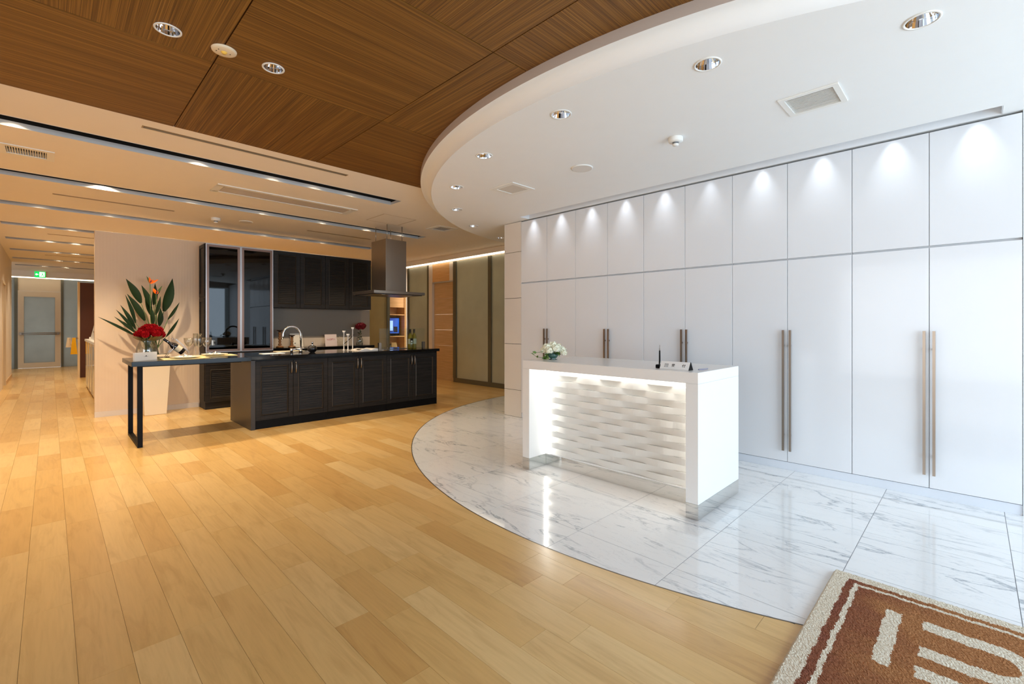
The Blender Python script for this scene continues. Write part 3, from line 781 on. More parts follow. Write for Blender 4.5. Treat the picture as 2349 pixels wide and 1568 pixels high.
# ---- reception desk
OX = (3.235, 1.99, 0)
dk = thing('reception_desk', 'white reception desk with a lit recess of wavy relief', 'desk', OX)
X0, X1, YA, YB_, ZT = 2.885, 3.59, 1.228, 2.755, 0.931
part('top', SOLIDW, dk, OX, (X0, X1, YA, YB_, 0.859, ZT), bevel=0.0015)
for nm, a, b in (('side_panel', YA, 1.309), ('side_panel', 2.678, YB_)):
    part(nm, SOLIDW, dk, OX, (X0, X1, a, b, 0.098, 0.8585), bevel=0.001)
    part('kick_plate', MIRROR, dk, OX, (X0, X1, a, b, 0.001, 0.0975))
part('back_panel', SOLIDW, dk, OX, (3.135, 3.20, 1.31, 2.677, 0.1, 0.858))
part('kick_plate', MIRROR, dk, OX, (3.102, 3.18, 1.31, 2.677, 0.001, 0.0985))
part('base_rail', SOLIDW, dk, OX, (3.1025, 3.134, 1.31, 2.677, 0.0988, 0.108))
NS = 15; hs = (0.846-0.1085)/NS
wvs = []
for ph in (0, 1):
    mb = MB((0, 0, 0)); n = 60; ya, yb = 1.328, 2.66
    prof = []
    for i in range(n+1):
        y = ya+(yb-ya)*i/n
        prof.append((y, 3.118+0.013*math.cos(PI*(y-1.40)/0.2085+ph*PI)))
    fr = [[(x, y, z) for y, x in prof] for z in (0.0005, hs-0.0005)]
    bk_ = [[(3.138, y, z) for y, x in prof] for z in (0.0005, hs-0.0005)]
    mb.sheet(fr, False); mb.sheet([fr[1], bk_[1]], False); mb.sheet([bk_[0], fr[0]], False)
    mb.sheet([[fr[0][0], fr[1][0]], [bk_[0][0], bk_[1][0]]], False); mb.sheet([[fr[0][-1], fr[1][-1]], [bk_[0][-1], bk_[1][-1]]], False)
    bm = mb.bm; bmesh.ops.recalc_face_normals(bm, faces=list(bm.faces))
    me = bpy.data.meshes.new('wave_slat'); bm.to_mesh(me); bm.free(); me.materials.append(TILEW)
    wvs.append(me)
for k in range(NS):
    o = bpy.data.objects.new('wave_slat', wvs[k % 2]); COL.objects.link(o); o.parent = dk
    o.location = (-OX[0], -OX[1], 0.1085+k*hs)
LED = M('white_led_strip', (255, 255, 255), 0.5, vary=0, emit=(255, 252, 246), es=20.0)
part('led_strip', LED, dk, OX, (3.085, 3.10, 1.33, 2.66, 0.853, 0.8585))
part('led_strip', LED, dk, OX, (3.088, 3.103, 2.662, 2.6765, 0.11, 0.85)); part('led_strip', LED, dk, OX, (3.088, 3.103, 1.3115, 1.326, 0.11, 0.85))
# sign on the desk
o = (3.012, 1.435, 0.931)
sg = thing('reception_sign', 'small white tent sign with black characters on the desk', 'sign', o)
mb = MB(o); ya, yb = 1.334, 1.538
mb.extr([(2.981, ya, 0.9315), (3.046, ya, 0.9315), (3.016, ya, 0.983), (3.011, ya, 0.983)], (0, yb-ya, 0)); mb.build('plate', M('sign_white', (240, 240, 238), 0.4, vary=0.01), sg)
mb = MB(o); mb.extr([(2.981, ya-0.004, 0.9315), (3.046, ya-0.004, 0.9315), (3.0135, ya-0.004, 0.985)], (0, 0.0038, 0)); mb.build('end_cap', BLACK, sg)
nx = Vector((-(0.983-0.9315), 0, 0.030)).normalized(); up = Vector((0.030, 0, 0.0515)).normalized()
ctr = Vector((2.996, 0, 0.957))+nx*0.0008
INK = M('black_print', (18, 18, 18), 0.5, vary=0)
text('lettering', '受', 0.024, INK, sg, o, (ctr.x, 1.446, ctr.z), (0, -1, 0), up)
text('lettering', '付', 0.024, INK, sg, o, (ctr.x, 1.372, ctr.z), (0, -1, 0), up)
mb = MB(o)
for i in range(3):
    for j in range(3):
        c = Vector((ctr.x, 1.505-i*0.010, ctr.z))+up*((j-1)*0.0095)
        q = [c+Vector((0, 1, 0))*(0.0028*math.cos(a))+up*(0.0028*math.sin(a)) for a in [2*PI*k/10 for k in range(10)]]
        mb.extr([tuple(v) for v in q], nx*0.0005)
mb.build('dot_logo', INK, sg)
# pen in its stand
o = (3.02, 1.562, 0.931)
t = thing('pen_stand', 'black desk pen standing upright beside the white sign', 'pen', o)
part('base', BLACK, t, o, (3.0, 3.04, 1.552, 1.58, 0.9315, 0.957), bevel=0.004)
MB(o).tube([(3.02, 1.560, 0.955), (3.012, 1.553, 0.985), (3.008, 1.551, 1.02), (3.008, 1.551, 1.055)], [0.004, 0.0055, 0.0055, 0.0045], 10).build('barrel', BLACK, t)
MB(o).tube([(3.008, 1.551, 1.055), (3.008, 1.551, 1.095)], [0.003, 0.0012], 8).build('tip', STEEL, t)
o = (3.10, 1.30, 0.931)
tag(MB(o).tube([(3.06, 1.30, 0.936), (3.16, 1.28, 0.936)], 0.004, 8).build('ballpoint_pen', M('grey_pen', (150, 150, 170), 0.3, vary=0.02)), 'thin grey pen lying behind the white desk sign', 'pen')

# ---- flowers and leaves
def petal_ball(mb, c, r, n, flat=0.75, psize=0.5):
    """ruffled bloom built from curved petals"""
    c = Vector(c)
    for i in range(n):
        zz = 1-1.25*(i+0.5)/n; ph = i*2.39996
        rr = math.sqrt(max(0, 1-zz*zz)); d = Vector((rr*math.cos(ph), rr*math.sin(ph), zz))
        s = d.cross(Vector((0, 0, 1)))
        s = s.normalized() if s.length > 0.01 else Vector((1, 0, 0))
        u = s.cross(d).normalized()
        w_ = r*psize*random.uniform(0.8, 1.2); h_ = r*psize*random.uniform(0.8, 1.2)
        ctr = c+Vector((d.x*r*0.72, d.y*r*0.72, d.z*r*0.72*flat))
        rows = []
        for a in (-1, 0, 1):
            row = []
            for b in (-1, -0.3, 0.4, 1):
                curl = 0.25*r*(b+0.2)*abs(b)+0.12*r*a*a
                wd = w_*(1-0.35*b*b)
                row.append(tuple(ctr+s*(a*wd)-u*(-b*h_)*1+d*(curl+random.uniform(-.05, .05)*r)))
            rows.append(row)
        mb.sheet(rows, True)
def leaf(mb, base, tip, w_, sag=0.05, up=(0, 0, 1), n=7, fold=0.25, side=None):
    b, t = Vector(base), Vector(tip); d = (t-b)
    s = Vector(side).normalized() if side else d.normalized().cross(Vector((0.25, -1, 0.1))).normalized()
    nr = s.cross(d.normalized())
    L, C, Rr = [], [], []
    for i in range(n+1):
        f = i/n; p = b+d*f+nr*(sag*math.sin(PI*f)*d.length)
        ww = w_/2*(max(0.0, math.sin(PI*(0.06+0.94*f)**0.85)))**1.05+0.0008
        C.append(tuple(p)); L.append(tuple(p+s*ww+nr*(fold*ww))); Rr.append(tuple(p-s*ww+nr*(fold*ww)))
    mb.sheet([L, C, Rr], True)
LEAFG = M('dark_green_leaf', (28, 46, 20), 0.55, spec=0.25, vary=0.25, scale=10)
LEAFL = M('fresh_green_leaf', (92, 122, 48), 0.45, vary=0.25, scale=30)
WHITEP = M('ivory_petals', (246, 244, 222), 0.6, vary=0.05, scale=40)
REDP = M('crimson_petals', (138, 5, 14), 0.7, spec=0.1, vary=0.25, scale=40)
STEMG = M('green_stem', (74, 96, 48), 0.5, vary=0.2)
# bowl of white roses on the desk
o = (3.13, 2.62, 0.931)
t = thing('glass_bowl', 'dark green glass bowl with white roses on the desk', 'bowl', o)
MB(o).lathe([(0.001, 0.9315), (0.034, 0.932), (0.040, 0.9345), (0.020, 0.940), (0.036, 0.948), (0.046, 0.965), (0.046, 0.985), (0.043, 0.985), (0.040, 0.962), (0.02, 0.947)], 3.13, 2.62, 28).build('cup', M('green_glass', (58, 92, 84), 0.08, vary=0.1, coat=0.5), t)
bq = thing('rose_bouquet', 'ivory rose bouquet with trailing leaves in the green bowl', 'flowers', (3.13, 2.62, 0.985))
ob = (3.13, 2.62, 0.985)
random.seed(3)
for dx, dy, dz, r in ((0, 0, 0.058, 0.042), (0.045, -0.02, 0.045, 0.038), (-0.04, 0.03, 0.045, 0.040), (0.02, 0.045, 0.046, 0.036), (-0.015, -0.045, 0.04, 0.038), (0.065, -0.05, 0.022, 0.034), (-0.06, -0.01, 0.02, 0.034), (0.04, 0.05, 0.018, 0.03), (-0.05, 0.06, 0.018, 0.032), (0.05, -0.085, 0.0, 0.026)):
    mb = MB(ob); petal_ball(mb, (3.13+dx, 2.62+dy, 0.985+dz), r, 16); mb.build('rose', WHITEP, bq)
mb = MB(ob)
for k in range(16):
    a = random.uniform(0, 2*PI); rr = random.uniform(0.05, 0.075)
    bx, by = 3.13+0.03*math.cos(a), 2.62+0.03*math.sin(a)
    leaf(mb, (bx, by, 0.99), (3.13+rr*1.2*math.cos(a), 2.62+rr*1.2*math.sin(a), 0.985+random.uniform(-0.03, 0.03)), 0.025, 0.1, n=4)
mb.build('foliage', LEAFL, bq)
mb = MB(ob)
vine = [(3.10, 2.64, 1.0), (3.06, 2.67, 1.0), (3.00, 2.70, 0.992), (2.965, 2.70, 0.975), (2.99, 2.69, 0.958), (3.03, 2.66, 0.948), (3.05, 2.645, 0.938)]
mb.tube(vine, 0.0018, 6)
for i, p in enumerate(vine[1:]):
    q = Vector(p)+Vector((random.uniform(-.03, .03), random.uniform(-.03, .03), random.uniform(-0.004, 0.02))); q.z = max(q.z, 0.936)
    leaf(mb, p, q, 0.02, 0.1, n=4)
for k in range(8):
    p = (3.06+random.uniform(-.02, .03), 2.64+random.uniform(-.02, .02), 0.975-0.004*k); leaf(mb, p, (p[0]-0.02, p[1]+random.uniform(-.02, .02), p[2]-0.025 if p[2] > 0.962 else 0.937), 0.02, 0.1, n=4)
mb.build('trailing_vine', LEAFL, bq)

# ---- rug
RX0, RX1, RY0, RY1, RZ = 1.05, 2.77, -1.75, 0.495, 0.022
st = 0.004
nx_, ny_ = int((RX1-RX0)/st), int((RY1-RY0)/st)
rng = np.random.RandomState(4)
gx = np.linspace(RX0, RX1, nx_+1); gy = np.linspace(RY0, RY1, ny_+1)
GX, GY = np.meshgrid(gx, gy, indexing='ij')
GZ = RZ-0.003+rng.rand(*GX.shape)*0.0028
e = np.minimum.reduce([GX-RX0, RX1-GX, GY-RY0, RY1-GY])
GZ = np.where(e < 0.012, GZ*np.clip(e/0.012, 0.1, 1), GZ)
jx = (rng.rand(*GX.shape)-.5)*st*0.45; jy = (rng.rand(*GX.shape)-.5)*st*0.45
verts = np.stack([GX+jx-1.9, GY+jy+0.6, GZ], -1).reshape(-1, 3)
idx = np.arange((nx_+1)*(ny_+1)).reshape(nx_+1, ny_+1)
faces = np.stack([idx[:-1, :-1], idx[1:, :-1], idx[1:, 1:], idx[:-1, 1:]], -1).reshape(-1, 4)
fx = ((GX[:-1, :-1]+GX[1:, 1:])/2).ravel(); fy = ((GY[:-1, :-1]+GY[1:, 1:])/2).ravel()
fx = fx+0.002*np.sin(fy*90)+0.002*np.sin(fy*37+1)+0.0012*rng.randn(len(fx)); fy_ = fy+0.002*np.sin(fx*80)+0.002*np.sin(fx*31)+0.0012*rng.randn(len(fx))
fy = fy_
mi = np.zeros(len(fx), int)
inset = np.minimum.reduce([fx-RX0, RX1-fx, fy-RY0, RY1-fy])
mi[inset > 0.068] = 1
mi[(inset > 0.098) & (inset < 0.117)] = 0
def box_(a, b, c, d): return (fx > a) & (fx < b) & (fy > c) & (fy < d)
cream = box_(2.10, 2.522, 0.214, 0.265)
# looped bars: two straight arms joined by a round end, and a third bar
yc = -0.052; xc = 2.386
rad = np.hypot((fx-xc)/1.0, (fy-yc)/1.0)
arm = (np.abs(fx-xc) > 0.066) & (np.abs(fx-xc) < 0.140) & (fy > yc) & (fy < 0.147)
loop = (rad > 0.066) & (rad < 0.140) & (fy <= yc)
cream |= arm | loop | box_(2.102, 2.176, -0.30, 0.147) | box_(1.90, 1.97, -0.30, 0.147)
for k in range(1, 4):
    sh = fy+0.46*k
    cream |= (fx > 2.10) & (fx < 2.522) & (sh > 0.214) & (sh < 0.265)
mi[cream & (inset > 0.13)] = 0
me = bpy.data.meshes.new('rug'); me.from_pydata(verts.tolist(), [], faces.tolist())
RC = M('cream_wool_pile', (214, 204, 184), 0.95, spec=0.1, vary=0.12, scale=160)
RB = M('brown_wool_pile', (142, 90, 62), 0.95, spec=0.1, vary=0)
p = RB.node_tree.nodes['Principled BSDF']
ge = nd(RB, 'ShaderNodeNewGeometry'); sp = nd(RB, 'ShaderNodeSeparateXYZ'); lk(RB, ge.outputs['Position'], sp.inputs[0])
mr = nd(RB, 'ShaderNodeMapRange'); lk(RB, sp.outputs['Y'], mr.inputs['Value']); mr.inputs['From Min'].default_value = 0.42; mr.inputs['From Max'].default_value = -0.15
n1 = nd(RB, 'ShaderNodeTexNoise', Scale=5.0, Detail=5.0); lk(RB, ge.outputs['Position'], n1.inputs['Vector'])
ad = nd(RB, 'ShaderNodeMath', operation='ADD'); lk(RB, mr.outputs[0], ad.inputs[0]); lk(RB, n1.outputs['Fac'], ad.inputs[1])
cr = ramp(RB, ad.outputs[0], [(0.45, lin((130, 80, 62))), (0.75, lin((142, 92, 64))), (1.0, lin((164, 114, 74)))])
n2 = nd(RB, 'ShaderNodeTexNoise', Scale=150.0); lk(RB, ge.outputs['Position'], n2.inputs['Vector'])
g2 = ramp(RB, n2.outputs['Fac'], [(0.3, (0.75, 0.75, 0.75)), (0.7, (1.1, 1.1, 1.1))])
mx = nd(RB, 'ShaderNodeMix', data_type='RGBA', blend_type='MULTIPLY'); mx.inputs['Factor'].default_value = 1.0
lk(RB, cr.outputs['Color'], mx.inputs['A']); lk(RB, g2.outputs['Color'], mx.inputs['B']); lk(RB, mx.outputs['Result'], p.inputs['Base Color'])
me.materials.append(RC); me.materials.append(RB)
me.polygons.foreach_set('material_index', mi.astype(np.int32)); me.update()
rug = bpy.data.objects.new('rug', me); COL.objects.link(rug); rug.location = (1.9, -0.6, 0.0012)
tag(rug, 'brown wool rug with cream border and bar pattern at the corner', 'rug')

# ---- kitchen cabinets
def shaker(parent, org, x0, x1, z0, z1, y, handle=None, nslat=None, st_=0.055):
    """framed door front facing -Y with a recessed slatted panel"""
    g = 0.002; x0 += g; x1 -= g; z0 += g; z1 -= g
    mb = MB(org)
    for b in ((x0, x0+st_, z0, z1), (x1-st_, x1, z0, z1), (x0+st_, x1-st_, z0, z0+st_), (x0+st_, x1-st_, z1-st_, z1)): mb.box(b[0], b[1], y, y+0.020, b[2], b[3])
    dd = mb.build('door', DARK, parent, bevel=0.0015)
    a, b, c, d = x0+st_, x1-st_, z0+st_, z1-st_
    mb = MB(org); m_ = 0.016
    o4 = [(a, c), (b, c), (b, d), (a, d)]; i4 = [(a+m_, c+m_), (b-m_, c+m_), (b-m_, d-m_), (a+m_, d-m_)]
    for k in range(4):
        q = (k+1) % 4
        mid = [((o4[i][0]+i4[i][0])/2, (o4[i][1]+i4[i][1])/2) for i in range(4)]
        mb.sheet([[(o4[k][0], y+0.004, o4[k][1]), (o4[q][0], y+0.004, o4[q][1])], [(mid[k][0], y-0.003, mid[k][1]), (mid[q][0], y-0.003, mid[q][1])], [(i4[k][0], y+0.010, i4[k][1]), (i4[q][0], y+0.010, i4[q][1])]], False)
    mb.build('molding', M('brown_black_edge', (48, 43, 38), 0.35, vary=0.1), dd)  # molding in the palest tone of the door wood
    n = nslat or max(4, int((d-c)/0.030)); hs_ = (d-c-2*m_)/n
    mb = MB(org)
    for k in range(n):
        z = c+m_+k*hs_
        mb.extr([(a+m_, y+0.006, z), (a+m_, y+0.013, z+hs_), (a+m_, y+0.018, z+hs_), (a+m_, y+0.018, z)], (b-a-2*m_, 0, 0))
    mb.build('slat_panel', DARK, dd)['kind'] = 'stuff'
    if handle is not None:
        hx = handle
        zt = z1-0.02; zb_ = zt-0.145
        MB(org).tube([(hx, y, zb_), (hx, y-0.020, zb_+0.012), (hx, y-0.028, zb_+0.05), (hx, y-0.028, zt-0.05), (hx, y-0.020, zt-0.012), (hx, y, zt)], [0.006, 0.005, 0.0065, 0.0065, 0.005, 0.006], 8).build('handle', BRONZE, dd, label='curved bronze bow handle')
    return dd
ISX = [1.709, 2.139, 2.572, 3.003, 3.433, 3.862, 4.293]
isl = ['dark slatted island cabinet at the left, beside the bar table', 'dark slatted island cabinet in the middle of the island', 'dark slatted island cabinet at the right end of the island']
for u in range(3):
    a, m_, b = ISX[2*u], ISX[2*u+1], ISX[2*u+2]
    o = ((a+b)/2, 6.4, 0)
    t = thing('island_cabinet', isl[u], 'cabinet', o, group='island base cabinets')
    part('body', DARK, t, o, (a+0.001, b-0.001, 6.003, 6.83, 0.10, 0.824))
    part('plinth', BLACK, t, o, (a+0.001, b-0.001, 5.995, 6.80, 0.001, 0.10))
    shaker(t, o, a, m_, 0.10, 0.806, 5.98, handle=m_-0.026)
    shaker(t, o, m_, b, 0.10, 0.806, 5.98, handle=m_+0.026)
o = (1.685, 6.4, 0)
tag(MB(o).box(1.66, 1.708, 5.975, 6.835, 0.001, 0.817).build('end_panel', M('dark_brown_panel', (52, 44, 36), 0.4, vary=0.06), bevel=0.001), 'plain dark end panel closing the left of the island', 'panel')
o = (4.31, 6.4, 0)
tag(MB(o).box(4.294, 4.308, 5.985, 6.835, 0.001, 0.824).build('end_panel', DARK), 'thin dark end panel closing the right of the island', 'panel')
o = (2.98, 6.4, 0.826)
wt = MB(o); wt.box(1.648, 4.335, 5.945, 6.86, 0.826, 0.866)
tag(wt.build('worktop', STONE, bevel=0.002), 'black polished stone worktop along the island', 'worktop')
# bar table
o = (1.1, 6.32, 0)
t = thing('bar_table', 'black bar table joined to the left end of the island', 'table', o)
part('table_top', STONE, t, o, (0.572, 1.646, 5.90, 6.75, 0.818, 0.8655), bevel=0.002)
part('leg', BLACK, t, o, (0.62, 0.662, 5.925, 5.965, 0.03, 0.8175)); part('leg', BLACK, t, o, (0.62, 0.662, 6.69, 6.73, 0.03, 0.8175))
part('foot_bar', BLACK, t, o, (0.62, 0.662, 5.925, 6.73, 0.001, 0.03))
part('stretcher', BLACK, t, o, (0.662, 1.64, 6.28, 6.36, 0.785, 0.8175))
# back run: base cabinets
bxs = [1.60, 2.058, 2.515]
o = (2.06, 8.1, 0)
t = thing('base_cabinet', 'dark base cabinet under the glass fronted cabinet', 'cabinet', o)
part('body', DARK, t, o, (1.60, 2.515, 7.922, 8.284, 0.001, 0.828))
for a, b in zip(bxs, bxs[1:]):
    shaker(t, o, a, b, 0.10, 0.64, 7.90)
    part('drawer', DARK, t, o, (a+0.002, b-0.002, 7.90, 7.92, 0.644, 0.82), bevel=0.002)
for z0, z1 in ((0.12, 0.80),): part('side_panel', DARK, t, o, (1.592, 1.5995, 7.95, 8.25, z0, z1))
o = (3.4, 8.1, 0)
t = thing('base_cabinet', 'dark base cabinet behind the island under the black ledge', 'cabinet', o)
part('body', DARK, t, o, (2.517, 4.26, 7.922, 8.297, 0.001, 0.819))
for k in range(4):
    a = 2.517+k*0.4355; shaker(t, o, a, a+0.4355, 0.10, 0.815, 7.90)
o = (3.4, 8.1, 0.82)
tag(MB(o).box(2.517, 4.27, 7.885, 8.297, 0.8202, 0.865).build('worktop', STONE, bevel=0.002), 'black stone ledge behind the island against the wall', 'worktop')
# glass fronted cabinet
o = (2.06, 8.1, 0.829)
t = thing('glass_cabinet', 'tall dark cabinet with two smoked glass doors', 'cabinet', o)
za, zb_ = 0.829, 2.43
part('carcass', DARK, t, o, (1.60, 1.62, 7.925, 8.297, za, zb_), (2.497, 2.515, 7.925, 8.297, za, zb_), (1.62, 2.497, 7.925, 8.297, za, za+0.02), (1.62, 2.497, 7.925, 8.297, zb_-0.02, zb_), (1.62, 2.497, 8.287, 8.297, za+0.02, zb_-0.02))
for z in (0.86, 1.655):
    mb = MB(o); z2 = z+0.77
    mb.box(1.591, 1.5995, 7.955, 8.0, z, z2); mb.box(1.591, 1.5995, 8.22, 8.265, z, z2); mb.box(1.591, 1.5995, 8.0, 8.22, z, z+0.05); mb.box(1.591, 1.5995, 8.0, 8.22, z2-0.05, z2)
    mb.build('side_molding', DARK, t)
for z in (1.16, 1.49, 1.82, 2.12): part('shelf', PANE, t, o, (1.622, 2.495, 7.95, 8.28, z, z+0.008))
for a, b in ((1.604, 2.054), (2.062, 2.512)):
    z0, z1 = 0.836, 2.425
    mb = MB(o); f = 0.040
    for q in ((a, a+f, z0, z1), (b-f, b, z0, z1), (a+f, b-f, z0, z0+f), (a+f, b-f, z1-f, z1)): mb.box(q[0], q[1], 7.90, 7.922, q[2], q[3])
    dd = mb.build('door', BROWNF, t)
    mb = MB(o); e_ = 0.008
    for q in ((a-0.002, a+e_, z0, z1), (b-e_, b+0.002, z0, z1), (a+e_, b-e_, z0, z0+e_), (a+e_, b-e_, z1-e_, z1)): mb.box(q[0], q[1], 7.894, 7.8995, q[2], q[3])
    mb.build('aluminium_edge', ALU, dd)
    part('pane', SMOKE, dd, o, (a+f, b-f, 7.908, 7.912, z0+f, z1-f))
# wall cabinets
wlab = ['dark slatted wall cabinet next to the glass cabinet', 'second dark slatted wall cabinet from the glass cabinet', 'third dark slatted wall cabinet from the glass cabinet', 'dark slatted wall cabinet beside the extractor hood']
WX = [2.522, 2.935, 3.355, 3.78, 4.207]
for k in range(4):
    a, b = WX[k], WX[k+1]; o = ((a+b)/2, 8.1, 1.515)
    t = thing('wall_cabinet', wlab[k], 'cabinet', o, group='wall cabinets above the ledge')
    part('body', DARK, t, o, (a+0.001, b-0.001, 7.922, 8.297, 1.517, 2.428))
    shaker(t, o, a, b, 1.515, 2.43, 7.90, st_=0.06)
# backsplash
part_o = (3.4, 8.29, 0.87)
bs = MB(part_o); bs.box(2.52, 4.386, 8.288, 8.2985, 0.866, 1.01)
struct(bs.build('trim_1', BEAD), 'pale ribbed splashback strip above the black ledge', 'trim')
bs = MB((3.4, 8.295, 1.2)); bs.box(2.52, 4.386, 8.293, 8.2985, 1.012, 1.514)
struct(bs.build('trim_2', M('grey_splashback', (142, 128, 112), 0.4, vary=0.02)), 'smooth grey splashback panel under the wall cabinets', 'trim')

# ---- extractor hood
o = (3.73, 6.44, 1.685)
t = thing('extractor_hood', 'brushed steel island hood hanging from four rods', 'extractor hood', o)
part('canopy', STEEL, t, o, (3.295, 4.165, 6.10, 6.78, 1.70, 1.742), bevel=0.002)
part('filter', M('dark_filter', (60, 62, 66), 0.3, 0.8, vary=0.1, scale=80), t, o, (3.33, 4.13, 6.13, 6.75, 1.690, 1.70))
part('chimney', STEEL, t, o, (3.554, 3.906, 6.224, 6.66, 1.742, 2.53), bevel=0.001)
for x in (3.60, 3.86):
    for y in (6.27, 6.61): MB(o).tube([(x, y, 2.53), (x, y, 2.757)], 0.006, 8).build('hanging_rod', STEEL, t)
for x in (3.5, 3.96): MB(o).lathe([(0.001, 1.688), (0.03, 1.688), (0.032, 1.692)], x, 6.2, 16).build('lamp', M('hood_lamp', (230, 225, 215), 0.2, vary=0.02), t)

# ---- lathe crockery and glassware
def stem_glass(o, h, rb, wine=True):
    x, y, z = o
    if wine: prof = [(0.001, 0.0005), (0.034, 0.001), (0.033, 0.004), (0.006, 0.010), (0.004, 0.02), (0.004, h*0.48), (0.010, h*0.52), (rb*0.72, h*0.64), (rb*0.95, h*0.78), (rb, h), (rb-0.0015, h), (rb*0.92, h*0.78), (rb*0.68, h*0.65), (0.004, h*0.54)]
    else: prof = [(0.001, 0.0005), (0.032, 0.001), (0.031, 0.004), (0.006, 0.010), (0.004, 0.02), (0.004, h*0.38), (0.010, h*0.43), (rb*0.85, h*0.52), (rb, h*0.75), (rb*0.95, h), (rb*0.95-0.0015, h), (rb-0.002, h*0.75), (rb*0.8, h*0.53), (0.004, h*0.45)]
    mb = MB(o); mb.lathe([(r, z+q) for r, q in prof], x, y, 24)
    return mb.build('wine_glass' if wine else 'champagne_flute', CLEAR)
TT = 0.866
tag(stem_glass((1.165, 6.60, TT), 0.215, 0.048), 'wide wine glass behind the front plate, left of the flutes', 'glass', 'glasses on the bar table')
tag(stem_glass((1.205, 6.44, TT), 0.27, 0.027, False), 'tall champagne flute standing behind the other flute', 'glass', 'glasses on the bar table')
tag(stem_glass((1.195, 6.20, TT), 0.27, 0.027, False), 'tall champagne flute between the two wine glasses', 'glass', 'glasses on the bar table')
tag(stem_glass((1.23, 6.02, TT), 0.23, 0.048), 'wide wine glass nearest the table front edge', 'glass', 'glasses on the bar table')
for i in range(3):
    g_ = stem_glass((2.16+0.12*i, 8.08, 1.829), 0.20, 0.035); tag(g_, ['left', 'middle', 'right'][i]+' stem glass on the shelf inside the right smoked door', 'glass', 'glasses in the glass cabinet')
for i in range(2):
    g_ = stem_glass((1.74+0.13*i, 8.08, 1.829), 0.16, 0.035); tag(g_, ['left', 'right'][i]+' stem glass on the shelf inside the left smoked door', 'glass', 'glasses in the glass cabinet')
CHINA = M('white_china', (238, 234, 224), 0.2, vary=0.01)
MATC = M('straw_placemat', (222, 204, 150), 0.8, vary=0.1, scale=120, bump=0.5)
def place_setting(cx, cy, rot, la, lb, lc):
    o = (cx, cy, TT)
    m_ = MB(o); m_.box(cx-0.21, cx+0.21, cy-0.15, cy+0.15, TT+0.0002, TT+0.0042)
    q = tag(m_.build('placemat', MATC), la, 'placemat', 'placemats on the bar table'); q.rotation_euler.z = rot
    o2 = (cx, cy, TT+0.0045)
    pl = thing('plate', lb, 'plate', o2, group='plates on the bar table')
    z = TT+0.0045
    MB(o2).lathe([(0.001, z), (0.075, z), (0.095, z+0.006), (0.138, z+0.016), (0.139, z+0.019), (0.095, z+0.010), (0.07, z+0.005), (0.001, z+0.004)], cx, cy, 36).build('dish', CHINA, pl)
    o3 = (cx, cy, z+0.012)
    nk = thing('napkin', lc, 'napkin', o3, group='napkins on the plates')
    mb = MB(o3); rows = []
    for i in range(9):
        f = i/8-0.5
        rows.append([(cx+f*0.13, cy+(j/4-0.5)*0.06*(1-abs(f)*0.6), z+0.013+0.012*math.sin(f*9+j)**2+0.006*(1-abs(j-2)/2)) for j in range(5)])
    mb.sheet(rows); mb.build('fold', M('white_linen', (230, 226, 220), 0.9, vary=0.03), nk)
    MB(o3).lathe([(0.020, -0.012), (0.022, 0), (0.020, 0.012)], 0, 0, 16, mat=Matrix.Translation((cx, cy, z+0.026)) @ Matrix.Rotation(PI/2, 4, 'Y')).build('napkin_ring', CHROME, nk)
place_setting(1.055, 6.16, 0.0, 'straw placemat at the front of the bar table', 'white plate at the front of the bar table', 'ringed napkin on the front plate')
place_setting(1.41, 6.50, 0.0, 'straw placemat nearer the island at the back', 'white plate at the back of the bar table', 'ringed napkin on the back plate')
# glass vase with red flowers
o = (0.745, 6.36, TT)
t = thing('glass_vase', 'round clear glass vase holding red flowers on the bar table', 'vase', o)
MB(o).lathe([(0.001, TT+0.0005), (0.06, TT+0.001), (0.088, TT+0.03), (0.098, TT+0.08), (0.088, TT+0.14), (0.065, TT+0.19), (0.072, TT+0.225), (0.070, TT+0.225), (0.062, TT+0.19), (0.085, TT+0.14), (0.095, TT+0.08), (0.085, TT+0.032), (0.058, TT+0.006), (0.001, TT+0.005)], 0.745, 6.36, 32).build('body', CLEAR, t)
ob = (0.745, 6.36, TT+0.02)
bq = thing('red_bouquet', 'crimson flower bouquet in the round glass vase', 'flowers', ob)
random.seed(8)
k = 0
for dx, dy, dz, r in ((-0.10, -0.02, 0.27, 0.055), (-0.05, 0.06, 0.30, 0.06), (0.0, -0.05, 0.305, 0.062), (0.05, 0.04, 0.325, 0.06), (0.10, -0.03, 0.30, 0.058), (0.13, 0.05, 0.28, 0.05), (-0.02, 0.0, 0.33, 0.055), (0.07, -0.09, 0.265, 0.055), (-0.06, -0.09, 0.26, 0.055), (0.14, -0.03, 0.255, 0.045), (-0.12, 0.05, 0.255, 0.048), (0.02, 0.09, 0.28, 0.05)):
    dx *= 0.74; dy *= 0.8; r *= 0.86
    mb = MB(ob); petal_ball(mb, (0.765+dx, 6.36+dy, TT+dz), r, 18, 0.8); mb.build('bloom', REDP, bq)
    MB(ob).tube([(0.745+0.02*math.cos(k*1.9), 6.36+0.02*math.sin(k*1.9), TT+0.025), (0.745+dx*0.25, 6.36+dy*0.25, TT+0.18), (0.765+dx, 6.36+dy, TT+dz)], 0.004, 6).build('stem', STEMG, bq); k += 1
mb = MB(ob)
for k in range(14):
    a = k*2.4; leaf(mb, (0.745+0.03*math.cos(a), 6.36+0.03*math.sin(a), TT+0.20), (0.76+0.14*math.cos(a), 6.36+0.12*math.sin(a), TT+0.225+random.uniform(0, 0.03)), 0.03, 0.1, n=4)
mb.build('foliage', M('olive_leaf', (120, 96, 44), 0.5, vary=0.2), bq)
